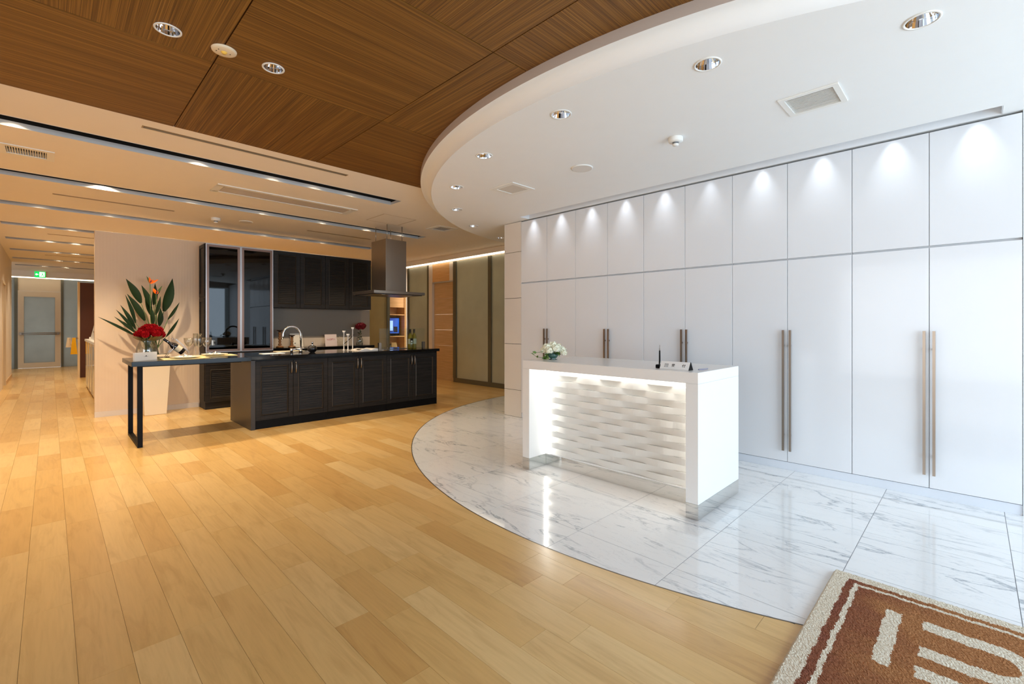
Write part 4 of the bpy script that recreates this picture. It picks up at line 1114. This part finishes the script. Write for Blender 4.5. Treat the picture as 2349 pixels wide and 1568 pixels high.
# card holder in front of the vase
o = (0.70, 6.0, TT)
t = thing('card_holder', 'grey white block card with a small emblem on the bar table', 'sign', o, rotz=0.0)
mb = MB(o); mb.prism([(0.603, 5.975), (0.803, 6.125), (0.791, 6.141), (0.591, 5.991)], TT+0.0005, TT+0.086); mb.build('block', M('grey_white_card', (205, 205, 206), 0.35, vary=0.01), t)
dv = Vector((0.2, 0.15, 0)).normalized(); nv = Vector((0.15, -0.2, 0)).normalized()
cc = Vector((0.703, 6.05, TT+0.046))+nv*0.0008
mb = MB(o)
mb.extr([tuple(cc-dv*0.030), tuple(cc-dv*0.0+Vector((0, 0, -0.0015))), tuple(cc+dv*0.030), tuple(cc+Vector((0, 0, 0.0015)))], nv*0.0005)
mb.extr([tuple(cc-dv*0.010+Vector((0, 0, 0.002))), tuple(cc+dv*0.010+Vector((0, 0, 0.002))), tuple(cc+Vector((0, 0, 0.010)))], nv*0.0005)
mb.build('emblem', INK, t)
# wine bottle lying in a wire rack
NK, BT = Vector((0.915, 6.52, 1.075)), Vector((1.10, 6.52, 0.918))
ax = (BT-NK).normalized()
rot = ax.to_track_quat('Z', 'Y').to_matrix().to_4x4()
rot.translation = NK
Ln = (BT-NK).length
o = tuple(NK+ax*Ln*0.5)
t = thing('wine_bottle', 'dark wine bottle tilted in a wire rack on the bar table', 'bottle', o)
MB(o).lathe([(0.0135, 0), (0.0145, 0.004), (0.0140, 0.06), (0.020, 0.085), (0.036, 0.115), (0.0375, 0.13), (0.0375, Ln-0.004), (0.034, Ln), (0.001, Ln-0.006)], 0, 0, 24, mat=rot).build('body', M('dark_bottle_glass', (20, 18, 22), 0.08, vary=0.05, coat=0.5), t)
MB(o).lathe([(0.0380, 0.15), (0.0380, 0.205)], 0, 0, 24, mat=rot).build('label_wrap', M('cream_label', (214, 202, 176), 0.6, vary=0.03), t)
MB(o).lathe([(0.0150, 0.045), (0.0150, 0.05)], 0, 0, 20, mat=rot).build('neck_band', CHROME, t)
o = (1.02, 6.52, TT)
t = thing('bottle_rack', 'curved steel wire rack holding the tilted wine bottle', 'rack', o)
for s in (-0.044, 0.044):
    MB(o).tube([(0.93, 6.52+s, TT+0.004), (0.965, 6.52+s, TT+0.06), (1.0, 6.52+s, TT+0.10), (1.0, 6.52+s, TT+0.15)], 0.0025, 6).build('wire', CHROME, t)
    MB(o).tube([(0.93, 6.52+s, TT+0.004), (1.16, 6.52+s, TT+0.004), (1.15, 6.52+s, TT+0.05), (1.09, 6.52+s, TT+0.14), (1.03, 6.52+s, TT+0.205), (0.99, 6.52+s, TT+0.21)], 0.0025, 6).build('wire', CHROME, t)
MB(o).tube([(0.99, 6.476, TT+0.21), (0.99, 6.564, TT+0.21)], 0.0025, 6).build('wire', CHROME, t)
MB(o).tube([(1.16, 6.476, TT+0.004), (1.16, 6.564, TT+0.004)], 0.0025, 6).build('wire', CHROME, t)

# ---- planter with bird of paradise
PX, PY = 1.03, 8.08
o = (PX, PY, 0)
t = thing('planter', 'tall tapered white planter behind the bar table', 'planter', o)
h1, h0 = 0.165, 0.122
sq = lambda h: rect(PX-h, PX+h, PY-h, PY+h)
MB(o).prism(sq(h0), 0.001, 0.80, top=sq(h1)).build('pot', M('cream_white_pot', (226, 214, 190), 0.45, vary=0.02), t, bevel=0.004)
part('rim', MATS['cream_white_pot'], t, o, (PX-h1, PX+h1, PY-h1, PY-h1+0.018, 0.80, 0.83), (PX-h1, PX+h1, PY+h1-0.018, PY+h1, 0.80, 0.83), (PX-h1, PX-h1+0.018, PY-h1+0.018, PY+h1-0.018, 0.80, 0.83), (PX+h1-0.018, PX+h1, PY-h1+0.018, PY+h1-0.018, 0.80, 0.83))
part('soil', M('dark_soil', (46, 34, 24), 0.95, vary=0.3, scale=80), t, o, (PX-h1+0.018, PX+h1-0.018, PY-h1+0.018, PY+h1-0.018, 0.80, 0.81))
LEAVES = [((0.716, 7.997, 1.853), (0.876, 8.017, 1.533), 0.119), ((0.73, 8.023, 1.653), (0.92, 8.043, 1.295), 0.103), ((0.713, 8.035, 1.641), (0.822, 8.055, 1.262), 0.056), ((0.665, 8.067, 1.504), (0.825, 8.087, 1.183), 0.064), ((0.617, 8.023, 1.439), (0.796, 8.043, 1.183), 0.048), ((0.443, 8.063, 1.341), (0.837, 8.083, 1.079), 0.044), ((0.587, 7.866, 1.344), (0.792, 7.886, 1.138), 0.04), ((0.874, 7.962, 1.775), (0.979, 7.982, 1.487), 0.088), ((0.923, 8.068, 1.64), (0.989, 8.088, 1.377), 0.088), ((1.027, 8.003, 1.811), (1.013, 8.023, 1.513), 0.08), ((1.112, 8.058, 1.784), (1.049, 8.078, 1.638), 0.02), ((1.072, 7.885, 1.631), (1.021, 7.905, 1.374), 0.056), ((1.218, 7.963, 1.891), (1.122, 7.983, 1.426), 0.151), ((1.291, 7.914, 1.556), (1.161, 7.934, 1.312), 0.048), ((1.298, 7.98, 1.33), (1.15, 8.0, 1.071), 0.048), ((1.083, 7.986, 1.474), (1.076, 8.006, 1.223), 0.088), ((0.962, 7.863, 1.491), (0.989, 7.883, 1.239), 0.064), ((0.681, 7.908, 1.284), (0.815, 7.928, 1.121), 0.032)]
ob = (PX, PY, 0.81)
pl = thing('bird_of_paradise', 'bird of paradise plant with orange flowers in the white planter', 'plant', ob)
random.seed(2)
for tp, bs_, w_ in LEAVES:
    mb = MB(ob); leaf(mb, bs_, tp, w_*0.80, 0.05, n=9, fold=0.3); lf = mb.build('leaf', LEAFG, pl)
    r0 = (PX+random.uniform(-.05, .05), PY-0.03+random.uniform(-.06, .06), 0.80)
    mid = tuple(Vector(r0)*0.45+Vector(bs_)*0.55+Vector(((PX-bs_[0])*0.12, 0, 0)))
    MB(ob).tube([r0, mid, bs_], [0.007, 0.006, 0.004], 6).build('stalk', STEMG, lf)
ORG = M('orange_petals', (240, 110, 10), 0.5, vary=0.15, scale=20)
for base, tips, beak in (((0.966, 7.95, 1.80), ((0.955, 7.94, 1.893), (1.055, 7.93, 1.862), (1.0, 7.96, 1.86)), (0.928, 7.95, 1.90)), ((1.03, 7.93, 1.66), ((0.985, 7.91, 1.725), (1.0, 7.94, 1.74), (1.045, 7.92, 1.71)), (1.10, 7.95, 1.78))):
    mb = MB(ob)
    for tp in tips: leaf(mb, base, tp, 0.03, 0.08, n=5)
    fl = mb.build('flower', ORG, pl)
    mb = MB(ob); leaf(mb, base, beak, 0.022, 0.03, n=5); mb.build('sheath', STEMG, fl)
    MB(ob).tube([(PX, PY-0.05, 0.80), (base[0]+0.01, 7.97, 1.3), base], [0.007, 0.006, 0.005], 6).build('stalk', STEMG, fl)
    leafy = MB(ob); leaf(leafy, base, tuple(Vector(base)+Vector((0.01, -0.02, 0.05))), 0.012, 0.05, n=4); leafy.build('tongue', M('violet_tongue', (60, 40, 90), 0.5, vary=0.1), fl)

# ---- things on the island
o = (2.42, 6.50, TT)
t = thing('faucet', 'chrome gooseneck faucet on the island', 'faucet', o)
MB(o).cyl(2.42, 6.50, TT+0.0005, TT+0.035, 0.024, 20).build('base', CHROME, t)
pts = [(2.42, 6.50, TT+0.03), (2.42, 6.50, 1.10)]
for k in range(1, 13):
    a = PI*k/13; pts.append((2.42-0.115+0.115*math.cos(a), 6.50, 1.10+0.115*math.sin(a)))
pts += [(2.192, 6.50, 1.09), (2.188, 6.50, 1.045)]
MB(o).tube(pts, 0.013, 12).build('spout', CHROME, t)
MB(o).tube([(2.30, 6.50, TT+0.04), (2.42, 6.50, TT+0.045), (2.52, 6.49, TT+0.055)], [0.012, 0.016, 0.009], 10).build('lever', CHROME, t)
MB(o).cyl(2.30, 6.50, TT+0.0005, TT+0.06, 0.018, 16).build('mixer', CHROME, t)
o = (2.505, 6.32, TT)
t = thing('soap_bottle', 'round black bottle with a chrome neck beside the faucet', 'bottle', o)
MB(o).lathe([(0.001, TT+0.0005), (0.030, TT+0.001), (0.052, TT+0.02), (0.061, TT+0.048), (0.053, TT+0.078), (0.028, TT+0.094), (0.013, TT+0.098)], 2.505, 6.32, 28).build('body', M('black_glazed', (16, 17, 18), 0.12, vary=0.05, coat=0.4), t)
MB(o).lathe([(0.013, TT+0.097), (0.012, TT+0.125), (0.014, TT+0.128), (0.014, TT+0.145), (0.001, TT+0.147)], 2.505, 6.32, 20).build('neck', CHROME, t)
tag(MB((2.0, 6.4, TT)).box(1.90, 2.16, 6.32, 6.50, TT+0.0004, TT+0.004).build('paper_sheet', M('white_paper', (238, 238, 234), 0.7, vary=0.02)), 'white paper sheet lying left of the faucet', 'paper')
o = (2.33, 6.62, TT)
t = thing('sink_plate', 'pale rectangular sink cover behind the faucet', 'sink', o)
part('rim', STEEL, t, o, (2.14, 2.78, 6.58, 6.80, TT+0.0003, TT+0.003)); part('cover', M('pale_board', (226, 214, 186), 0.4, vary=0.03), t, o, (2.16, 2.52, 6.60, 6.78, TT+0.0032, TT+0.012))
WPORC = M('white_porcelain', (234, 228, 222), 0.3, vary=0.01)
def candle(x, y, h, label):
    o = (x, y, TT); t = thing('candle_holder', label, 'candle holder', o, group='white candle holders')
    MB(o).lathe([(0.001, TT+0.0005), (0.022, TT+0.001), (0.020, TT+0.004), (0.007, TT+0.010), (0.006, TT+h*0.5), (0.007, TT+h-0.035), (0.014, TT+h-0.028)], x, y, 18).build('stem', WPORC, t)
    MB(o).lathe([(0.012, TT+h-0.030), (0.019, TT+h-0.020), (0.023, TT+h), (0.018, TT+h), (0.012, TT+h-0.012), (0.001, TT+h-0.014)], x, y, 18).build('cup', WPORC, t)
candle(3.055, 6.55, 0.285, 'middle sized white candle holder at the left of three')
candle(3.075, 6.46, 0.24, 'shortest white candle holder between the two others')
candle(3.225, 6.62, 0.335, 'tallest white candle holder beside the open magazine')
# open magazine
o = (3.27, 6.28, TT)
t = thing('magazine', 'open magazine lying on the island near the hob', 'magazine', o)
PAPER = M('magazine_paper', (236, 232, 226), 0.5, vary=0.08, scale=14)
for s in (-1, 1):
    mb = MB(o); rows = []
    for i in range(9):
        f = i/8; x = 3.27+s*f*0.21; z = TT+0.004+0.030*math.sin(PI*min(1, f*1.15+0.02))**1.2*(1-f*0.4)+0.004*(1-f)
        rows.append([(x, 6.14, z), (x, 6.42, z)])
    mb.sheet(rows); lo = [[(a[0], a[1], TT+0.0008) for a in r] for r in rows]; mb.sheet(lo, False)
    for j in (0, 1): mb.sheet([[r[j] for r in rows], [r[j] for r in lo]], False)
    mb.sheet([rows[-1], lo[-1]], False)
    mb.build('page_block', PAPER, t)
part('picture', M('magazine_photo', (150, 140, 128), 0.5, vary=0.3, scale=20), t, o, (3.10, 3.17, 6.18, 6.30, TT+0.0265, TT+0.0285))
# wire ornament on ledge
o = (3.72, 8.05, 0.865)
t = thing('wire_ornament', 'curled wire ornament on the ledge behind the candle holders', 'ornament', o)
for k in range(9):
    a = k*0.42
    MB(o).tube([(3.72+0.02*math.cos(a), 8.05, 0.8655), (3.72+0.07*math.cos(a*1.7), 8.05+0.05*math.sin(a), 0.93), (3.72+0.10*math.cos(a*2.1+1), 8.05+0.05*math.cos(a), 0.99+0.04*math.sin(a*3))], 0.0022, 5).build('wire', M('pale_wire', (214, 200, 170), 0.4, vary=0.02), t)
MB(o).tube([(3.74, 8.04, 0.885), (3.84, 8.03, 0.97), (3.93, 8.02, 1.06)], 0.006, 6).build('twig', BLACK, t)
# vase with one dark red flower
o = (4.06, 8.06, 0.8655)
t = thing('bottle_vase', 'clear bottle vase on the ledge with one dark red bloom', 'vase', o)
MB(o).lathe([(0.001, 0.866), (0.06, 0.867), (0.062, 0.95), (0.055, 0.99), (0.030, 1.03), (0.028, 1.09), (0.026, 1.09), (0.028, 1.03), (0.052, 0.985), (0.059, 0.95), (0.057, 0.87), (0.001, 0.869)], 4.06, 8.06, 24).build('body', CLEAR, t)
of = (4.06, 8.06, 0.875)
bq = thing('dark_red_flower', 'single dark red bloom with leaves in the bottle vase', 'flowers', of)
mb = MB(of); random.seed(5)
for dx, dz, r in ((0, 0, 0.085), (0.03, 0.01, 0.07), (-0.035, 0.0, 0.07)): petal_ball(mb, (4.075+dx, 8.04, 1.195+dz), r, 26, 0.85, 0.38)
mb.build('bloom', M('dark_red_petals', (112, 8, 22), 0.6, vary=0.25, scale=40), bq)
MB(of).tube([(4.05, 8.06, 0.88), (4.06, 8.06, 1.0), (4.075, 8.04, 1.17)], 0.004, 6).build('stem', STEMG, bq)
mb = MB(of)
for k in range(12):
    a = k*2.4; z = 0.92+k*0.018; leaf(mb, (4.06, 8.05, z), (4.06+0.05*math.cos(a), 8.05+0.03*math.sin(a), z+0.02), 0.02, 0.1, n=4)
mb.build('foliage', LEAFG, bq)
# candlesticks, frame, card on the ledge
WOODB = M('turned_wood', (128, 86, 44), 0.4, vary=0.2, scale=12)
DKB = M('dark_brown_wood', (52, 36, 26), 0.5, vary=0.1)
def candlestick(x, y, h, label):
    z = 0.8655; o = (x, y, z); t = thing('candlestick', label, 'candlestick', o, group='turned wooden candlesticks')
    MB(o).lathe([(0.001, z), (0.058, z), (0.056, z+0.02), (0.030, z+0.03)], x, y, 24).build('foot', WOODB, t)
    pr = [(0.018, z+0.03)]; n = 5
    for k in range(n):
        zz = z+0.03+(h-0.06)*k/n; hh = (h-0.06)/n
        pr += [(0.016, zz+0.05*hh), (0.030 if k % 2 == 0 else 0.024, zz+0.5*hh), (0.016, zz+0.95*hh)]
    MB(o).lathe(pr+[(0.014, z+h-0.028)], x, y, 20).build('shaft', WOODB, t)
    MB(o).lathe([(0.014, z+h-0.030), (0.03, z+h-0.020), (0.052, z+h-0.004), (0.052, z+h), (0.001, z+h-0.004)], x, y, 24).build('pan', DKB, t)
candlestick(2.66, 8.03, 0.29, 'taller turned wooden candlestick beside the glass cabinet')
candlestick(2.835, 7.99, 0.205, 'shorter turned wooden candlestick behind the faucet')
o = (3.0, 8.2, 0.8655)
t = thing('picture_frame', 'white picture frame leaning behind the faucet', 'picture frame', o)
mb = MB(o); mb.extr([(2.90, 8.20, 0.866), (3.10, 8.20, 0.866), (3.10, 8.272, 1.095), (2.90, 8.272, 1.095)], (0, 0.014, 0)); mb.build('frame', M('cream_frame', (232, 224, 208), 0.4, vary=0.02), t)
mb = MB(o); mb.extr([(2.93, 8.2075, 0.90), (3.07, 8.2075, 0.90), (3.07, 8.259, 1.065), (2.93, 8.259, 1.065)], (0, -0.002, 0)); mb.build('print', M('pale_print', (238, 230, 212), 0.5, vary=0.02), t)
mb = MB(o); mb.extr([(2.955, 8.209, 0.92), (2.975, 8.209, 0.92), (2.975, 8.213, 0.932), (2.955, 8.213, 0.932)], (0, -0.003, 0)); mb.build('caption', INK, t)
o = (3.56, 8.15, 0.8655)
t = thing('display_card', 'pale pink card with red lettering on the ledge', 'sign', o)
mb = MB(o); mb.extr([(3.45, 8.12, 0.866), (3.665, 8.12, 0.866), (3.665, 8.16, 1.07), (3.45, 8.16, 1.07)], (0, 0.006, 0)); mb.build('card', M('pale_pink_card', (226, 206, 198), 0.5, vary=0.02), t)
RED = M('red_print', (176, 30, 44), 0.5, vary=0)
upc = Vector((0, 0.04, 0.204)).normalized()
text('lettering', 'I-LOFT I', 0.042, RED, t, o, (3.557, 8.1405, 0.978), (1, 0, 0), upc)
# hob, glass screen, wine bottles
o = (3.75, 6.52, TT)
t = thing('induction_hob', 'flat black induction hob with a steel rim on the island', 'hob', o)
part('glass_plate', M('black_ceramic', (20, 20, 22), 0.05, vary=0.05), t, o, (3.46, 4.04, 6.30, 6.78, TT+0.0003, TT+0.006)); part('rim', STEEL, t, o, (3.45, 4.05, 6.285, 6.2995, TT+0.0003, TT+0.008)); part('rim', STEEL, t, o, (3.45, 4.05, 6.7805, 6.795, TT+0.0003, TT+0.008))
for x in (3.60, 3.90): MB(o).lathe([(0.085, TT+0.0062), (0.09, TT+0.0064), (0.095, TT+0.0062)], x, 6.55, 32).build('zone_ring', STEEL, t)
o = (3.8, 6.13, TT)
t = thing('glass_screen', 'clear glass splash screen clamped to the island front edge', 'screen', o)
part('pane', PANE, t, o, (3.395, 4.175, 6.125, 6.133, TT+0.012, 1.185))
for x in (3.40, 4.155):
    part('clamp', STEEL, t, o, (x-0.018, x+0.018, 6.108, 6.124, TT+0.0005, TT+0.11)); part('clamp_back', BLACK, t, o, (x-0.018, x+0.018, 6.134, 6.15, TT+0.0005, TT+0.11))
def bottle(x, y, label):
    o = (x, y, TT); t = thing('wine_bottle', label, 'bottle', o, group='white wine bottles')
    MB(o).lathe([(0.001, TT+0.0005), (0.034, TT+0.001), (0.036, TT+0.01), (0.036, TT+0.185), (0.028, TT+0.215), (0.014, TT+0.238), (0.0135, TT+0.27)], x, y, 24).build('body', M('yellow_wine_glass', (160, 140, 30), 0.05, vary=0.05, coat=0.5, trans=0.35), t)
    MB(o).lathe([(0.0365, TT+0.075), (0.0365, TT+0.155)], x, y, 24).build('label_wrap', M('pale_label', (206, 204, 178), 0.6, vary=0.05), t)
    MB(o).lathe([(0.0145, TT+0.245), (0.0150, TT+0.305), (0.001, TT+0.306)], x, y, 18).build('capsule', M('black_capsule', (28, 26, 26), 0.4, vary=0.05), t)
bottle(3.985, 6.235, 'white wine bottle at the left of the pair on the island')
bottle(4.075, 6.265, 'white wine bottle at the right of the pair on the island')
o = (3.965, 6.165, TT)
t = thing('pepper_mill', 'small clear mill with a black cap before the wine bottles', 'mill', o)
MB(o).lathe([(0.001, TT+0.0005), (0.020, TT+0.001), (0.020, TT+0.10), (0.018, TT+0.105)], 3.965, 6.165, 18).build('body', CLEAR, t)
MB(o).lathe([(0.019, TT+0.105), (0.021, TT+0.11), (0.021, TT+0.128)], 3.965, 6.165, 18).build('collar', CHROME, t)
MB(o).lathe([(0.0215, TT+0.128), (0.0215, TT+0.16), (0.018, TT+0.165), (0.001, TT+0.165)], 3.965, 6.165, 18).build('cap', BLACK, t)

# ---- television niche
o = (6.15, 10.4, 0)
t = thing('display_shelf', 'pale beech shelf unit holding a lit television', 'shelf', o)
part('side', BEECH, t, o, (5.916, 5.93, 10.21, 10.6, 0.001, 2.2)); part('side', BEECH, t, o, (6.35, 6.378, 10.19, 10.6, 0.001, 2.2))
part('back', BEECH, t, o, (5.93, 6.35, 10.58, 10.6, 0.001, 2.2)); part('upper_door', BEECH, t, o, (5.93, 6.35, 10.21, 10.23, 1.68, 2.2))
for z in (1.485, 0.945, 0.60): part('shelf', BEECH, t, o, (5.93, 6.35, 10.20, 10.58, z, z+0.022))
part('lower_door', BEECH, t, o, (5.93, 6.35, 10.21, 10.23, 0.05, 0.598))
def mat_screen():
    m = M('tv_picture', (30, 90, 200), 0.2, vary=0); p = m.node_tree.nodes['Principled BSDF']
    tc = nd(m, 'ShaderNodeTexCoord'); gr = nd(m, 'ShaderNodeTexNoise', Scale=3.0, Detail=2.0); lk(m, tc.outputs['Object'], gr.inputs['Vector'])
    c = ramp(m, gr.outputs['Fac'], [(0.3, lin((10, 40, 130))), (0.6, lin((40, 110, 225))), (0.8, lin((90, 160, 240)))])
    lk(m, c.outputs['Color'], p.inputs['Emission Color']); p.inputs['Emission Strength'].default_value = 0.9
    p.inputs['Base Color'].default_value = (0.02, 0.02, 0.03, 1); return m
o = (6.1, 10.4, 0.967)
t = thing('television', 'small television with a glowing blue picture in the niche', 'television', o)
part('casing', BLACK, t, o, (5.935, 6.30, 10.36, 10.41, 0.985, 1.43), bevel=0.01); part('stand', BLACK, t, o, (6.02, 6.20, 10.33, 10.45, 0.968, 0.985))
part('screen', mat_screen(), t, o, (5.945, 6.285, 10.355, 10.3595, 1.03, 1.415))
part('picture_window', M('tv_white', (150, 190, 240), 0.3, vary=0.02, emit=(150, 190, 245), es=0.9), t, o, (5.95, 6.11, 10.353, 10.3548, 1.10, 1.35))
part('picture_figure', M('tv_dark', (16, 26, 60), 0.3, vary=0.02), t, o, (6.13, 6.24, 10.353, 10.3548, 1.06, 1.20), (6.02, 6.10, 10.352, 10.3528, 1.07, 1.085))
o = (5.98, 10.3, 0.622)
t = thing('glass_jar', 'small glass jar on the shelf under the television', 'jar', o)
MB(o).lathe([(0.001, 0.6225), (0.04, 0.623), (0.042, 0.72), (0.036, 0.74)], 5.98, 10.3, 20).build('body', M('grey_glass', (110, 116, 112), 0.1, vary=0.05), t); MB(o).lathe([(0.04, 0.74), (0.04, 0.77), (0.001, 0.772)], 5.98, 10.3, 20).build('lid', BLACK, t)
o = (6.13, 10.32, 0.622)
tag(MB(o).extr([(6.05, 10.30, 0.6225), (6.22, 10.30, 0.6225), (6.20, 10.34, 0.80), (6.06, 10.34, 0.80)], (0, 0.02, 0)).build('cook_book', M('tan_cover', (196, 164, 108), 0.6, vary=0.03)), 'tan book leaning on the shelf under the television', 'book')

# ---- corridor furnishings
o = (-0.196, 18.66, 2.61)
t = thing('exit_sign', 'glowing green emergency exit sign over the corridor end', 'sign', o)
part('housing', PLASTW, t, o, (-0.31, -0.082, 18.655, 18.699, 2.58, 2.755))
part('face', M('exit_green', (10, 170, 80), 0.4, vary=0, emit=(8, 190, 80), es=1.3), t, o, (-0.305, -0.087, 18.65, 18.6545, 2.585, 2.75))
EW = M('exit_white', (235, 255, 240), 0.4, vary=0, emit=(230, 255, 238), es=1.6)
mb = MB(o); yf = 18.6495
mb.extr([(-0.295, yf, 2.667), (-0.262, yf, 2.70), (-0.262, yf, 2.68), (-0.23, yf, 2.68), (-0.23, yf, 2.655), (-0.262, yf, 2.655), (-0.262, yf, 2.635)], (0, -0.002, 0)); mb.build('arrow', EW, t)
part('doorway', EW, t, o, (-0.21, -0.105, 18.6475, 18.6495, 2.605, 2.735))
mb = MB(o); y2 = 18.647
for q in (((-0.150, 2.715), (-0.140, 2.722), (-0.130, 2.715), (-0.136, 2.703)), ((-0.160, 2.695), (-0.138, 2.70), (-0.135, 2.665), (-0.155, 2.66)), ((-0.155, 2.665), (-0.138, 2.668), (-0.178, 2.615), (-0.188, 2.622)), ((-0.150, 2.667), (-0.136, 2.662), (-0.118, 2.61), (-0.130, 2.608)), ((-0.160, 2.695), (-0.155, 2.685), (-0.182, 2.675), (-0.186, 2.684)), ((-0.138, 2.698), (-0.132, 2.690), (-0.112, 2.665), (-0.118, 2.660))):
    mb.extr([(a, y2, b) for a, b in q], (0, -0.001, 0))
mb.build('running_figure', MATS['exit_green'], t)
o = (0.8, 11, 0)
t = thing('display_counter', 'white display counter with grey glossy sides by the corridor', 'counter', o)
part('body', M('grey_gloss_panel', (178, 178, 172), 0.08, vary=0.03, coat=0.5), t, o, (0.505, 1.1, 9.2, 12.55, 0.06, 0.92))
part('plinth', M('warm_plinth', (170, 140, 100), 0.6, vary=0.03), t, o, (0.53, 1.08, 9.25, 12.5, 0.001, 0.06))
part('counter_top', SOLIDW, t, o, (0.49, 1.12, 9.18, 12.57, 0.92, 0.96))
for y in (9.9, 10.6, 11.3, 12.0): part('post', CREAM, t, o, (0.498, 0.5045, y, y+0.05, 0.06, 0.92))
o = (0.9, 11.4, 0.96)
t = thing('sloped_display', 'white sloped display panel standing on the corridor counter', 'display', o)
mb = MB(o); mb.extr([(0.55, 12.4, 0.961), (1.05, 12.4, 0.961), (1.05, 12.4, 1.0), (0.55, 12.4, 1.0)], (0, -0.05, 0)); mb.build('foot', SOLIDW, t)
mb = MB(o); mb.extr([(0.56, 12.3, 0.962), (0.56, 10.6, 0.962), (0.56, 10.6, 1.30), (0.56, 10.9, 1.30)], (0.46, 0, 0)); mb.build('panel', SOLIDW, t)
part('hinge', STEEL, t, o, (0.55, 0.5595, 11.2, 11.26, 1.10, 1.13))
o = (0.40, 14.86, 0.9)
t = thing('towel_rail', 'steel towel rail at the edge of the dark brown panel', 'rail', o)
MB(o).tube([(0.47, 14.94, 0.93), (0.33, 14.94, 0.93), (0.33, 14.80, 0.93), (0.47, 14.80, 0.93)], 0.008, 8).build('bar', CHROME, t)
part('bracket', STEEL, t, o, (0.44, 0.4595, 14.885, 14.99, 0.90, 0.96))
def towel(x, y, z0, label, mat):
    o = (x, y, 0.93); mb = MB(o); rows = []
    for i in range(8):
        f = i/7; hw = 0.035+0.04*f
        rows.append([(x+hw*(j/6-0.5)*2*0.8+0.0, y+0.010*math.sin(j*2.1)*f-0.012, 0.944-(0.944-z0)*f) for j in range(7)])
    mb.sheet(rows); rows2 = [[(a, y+0.012+0.01*math.cos(a*60), c) for a, b, c in r] for r in rows]
    mb.sheet(rows2); mb.sheet([rows[0], rows2[0]]); mb.sheet([rows[-1], rows2[-1]])
    mb.sheet([[r[0] for r in rows], [r[0] for r in rows2]]); mb.sheet([[r[-1] for r in rows], [r[-1] for r in rows2]])
    tag(mb.build('towel', mat), label, 'towel', 'towels on the corridor rail')
towel(0.395, 14.80, 0.56, 'yellow hand towel hanging on the corridor rail', M('yellow_terry', (226, 176, 30), 0.9, vary=0.08, scale=80))
towel(0.315, 14.91, 0.72, 'pale hand towel hanging beside the yellow towel', M('pale_terry', (220, 212, 198), 0.9, vary=0.05, scale=80))
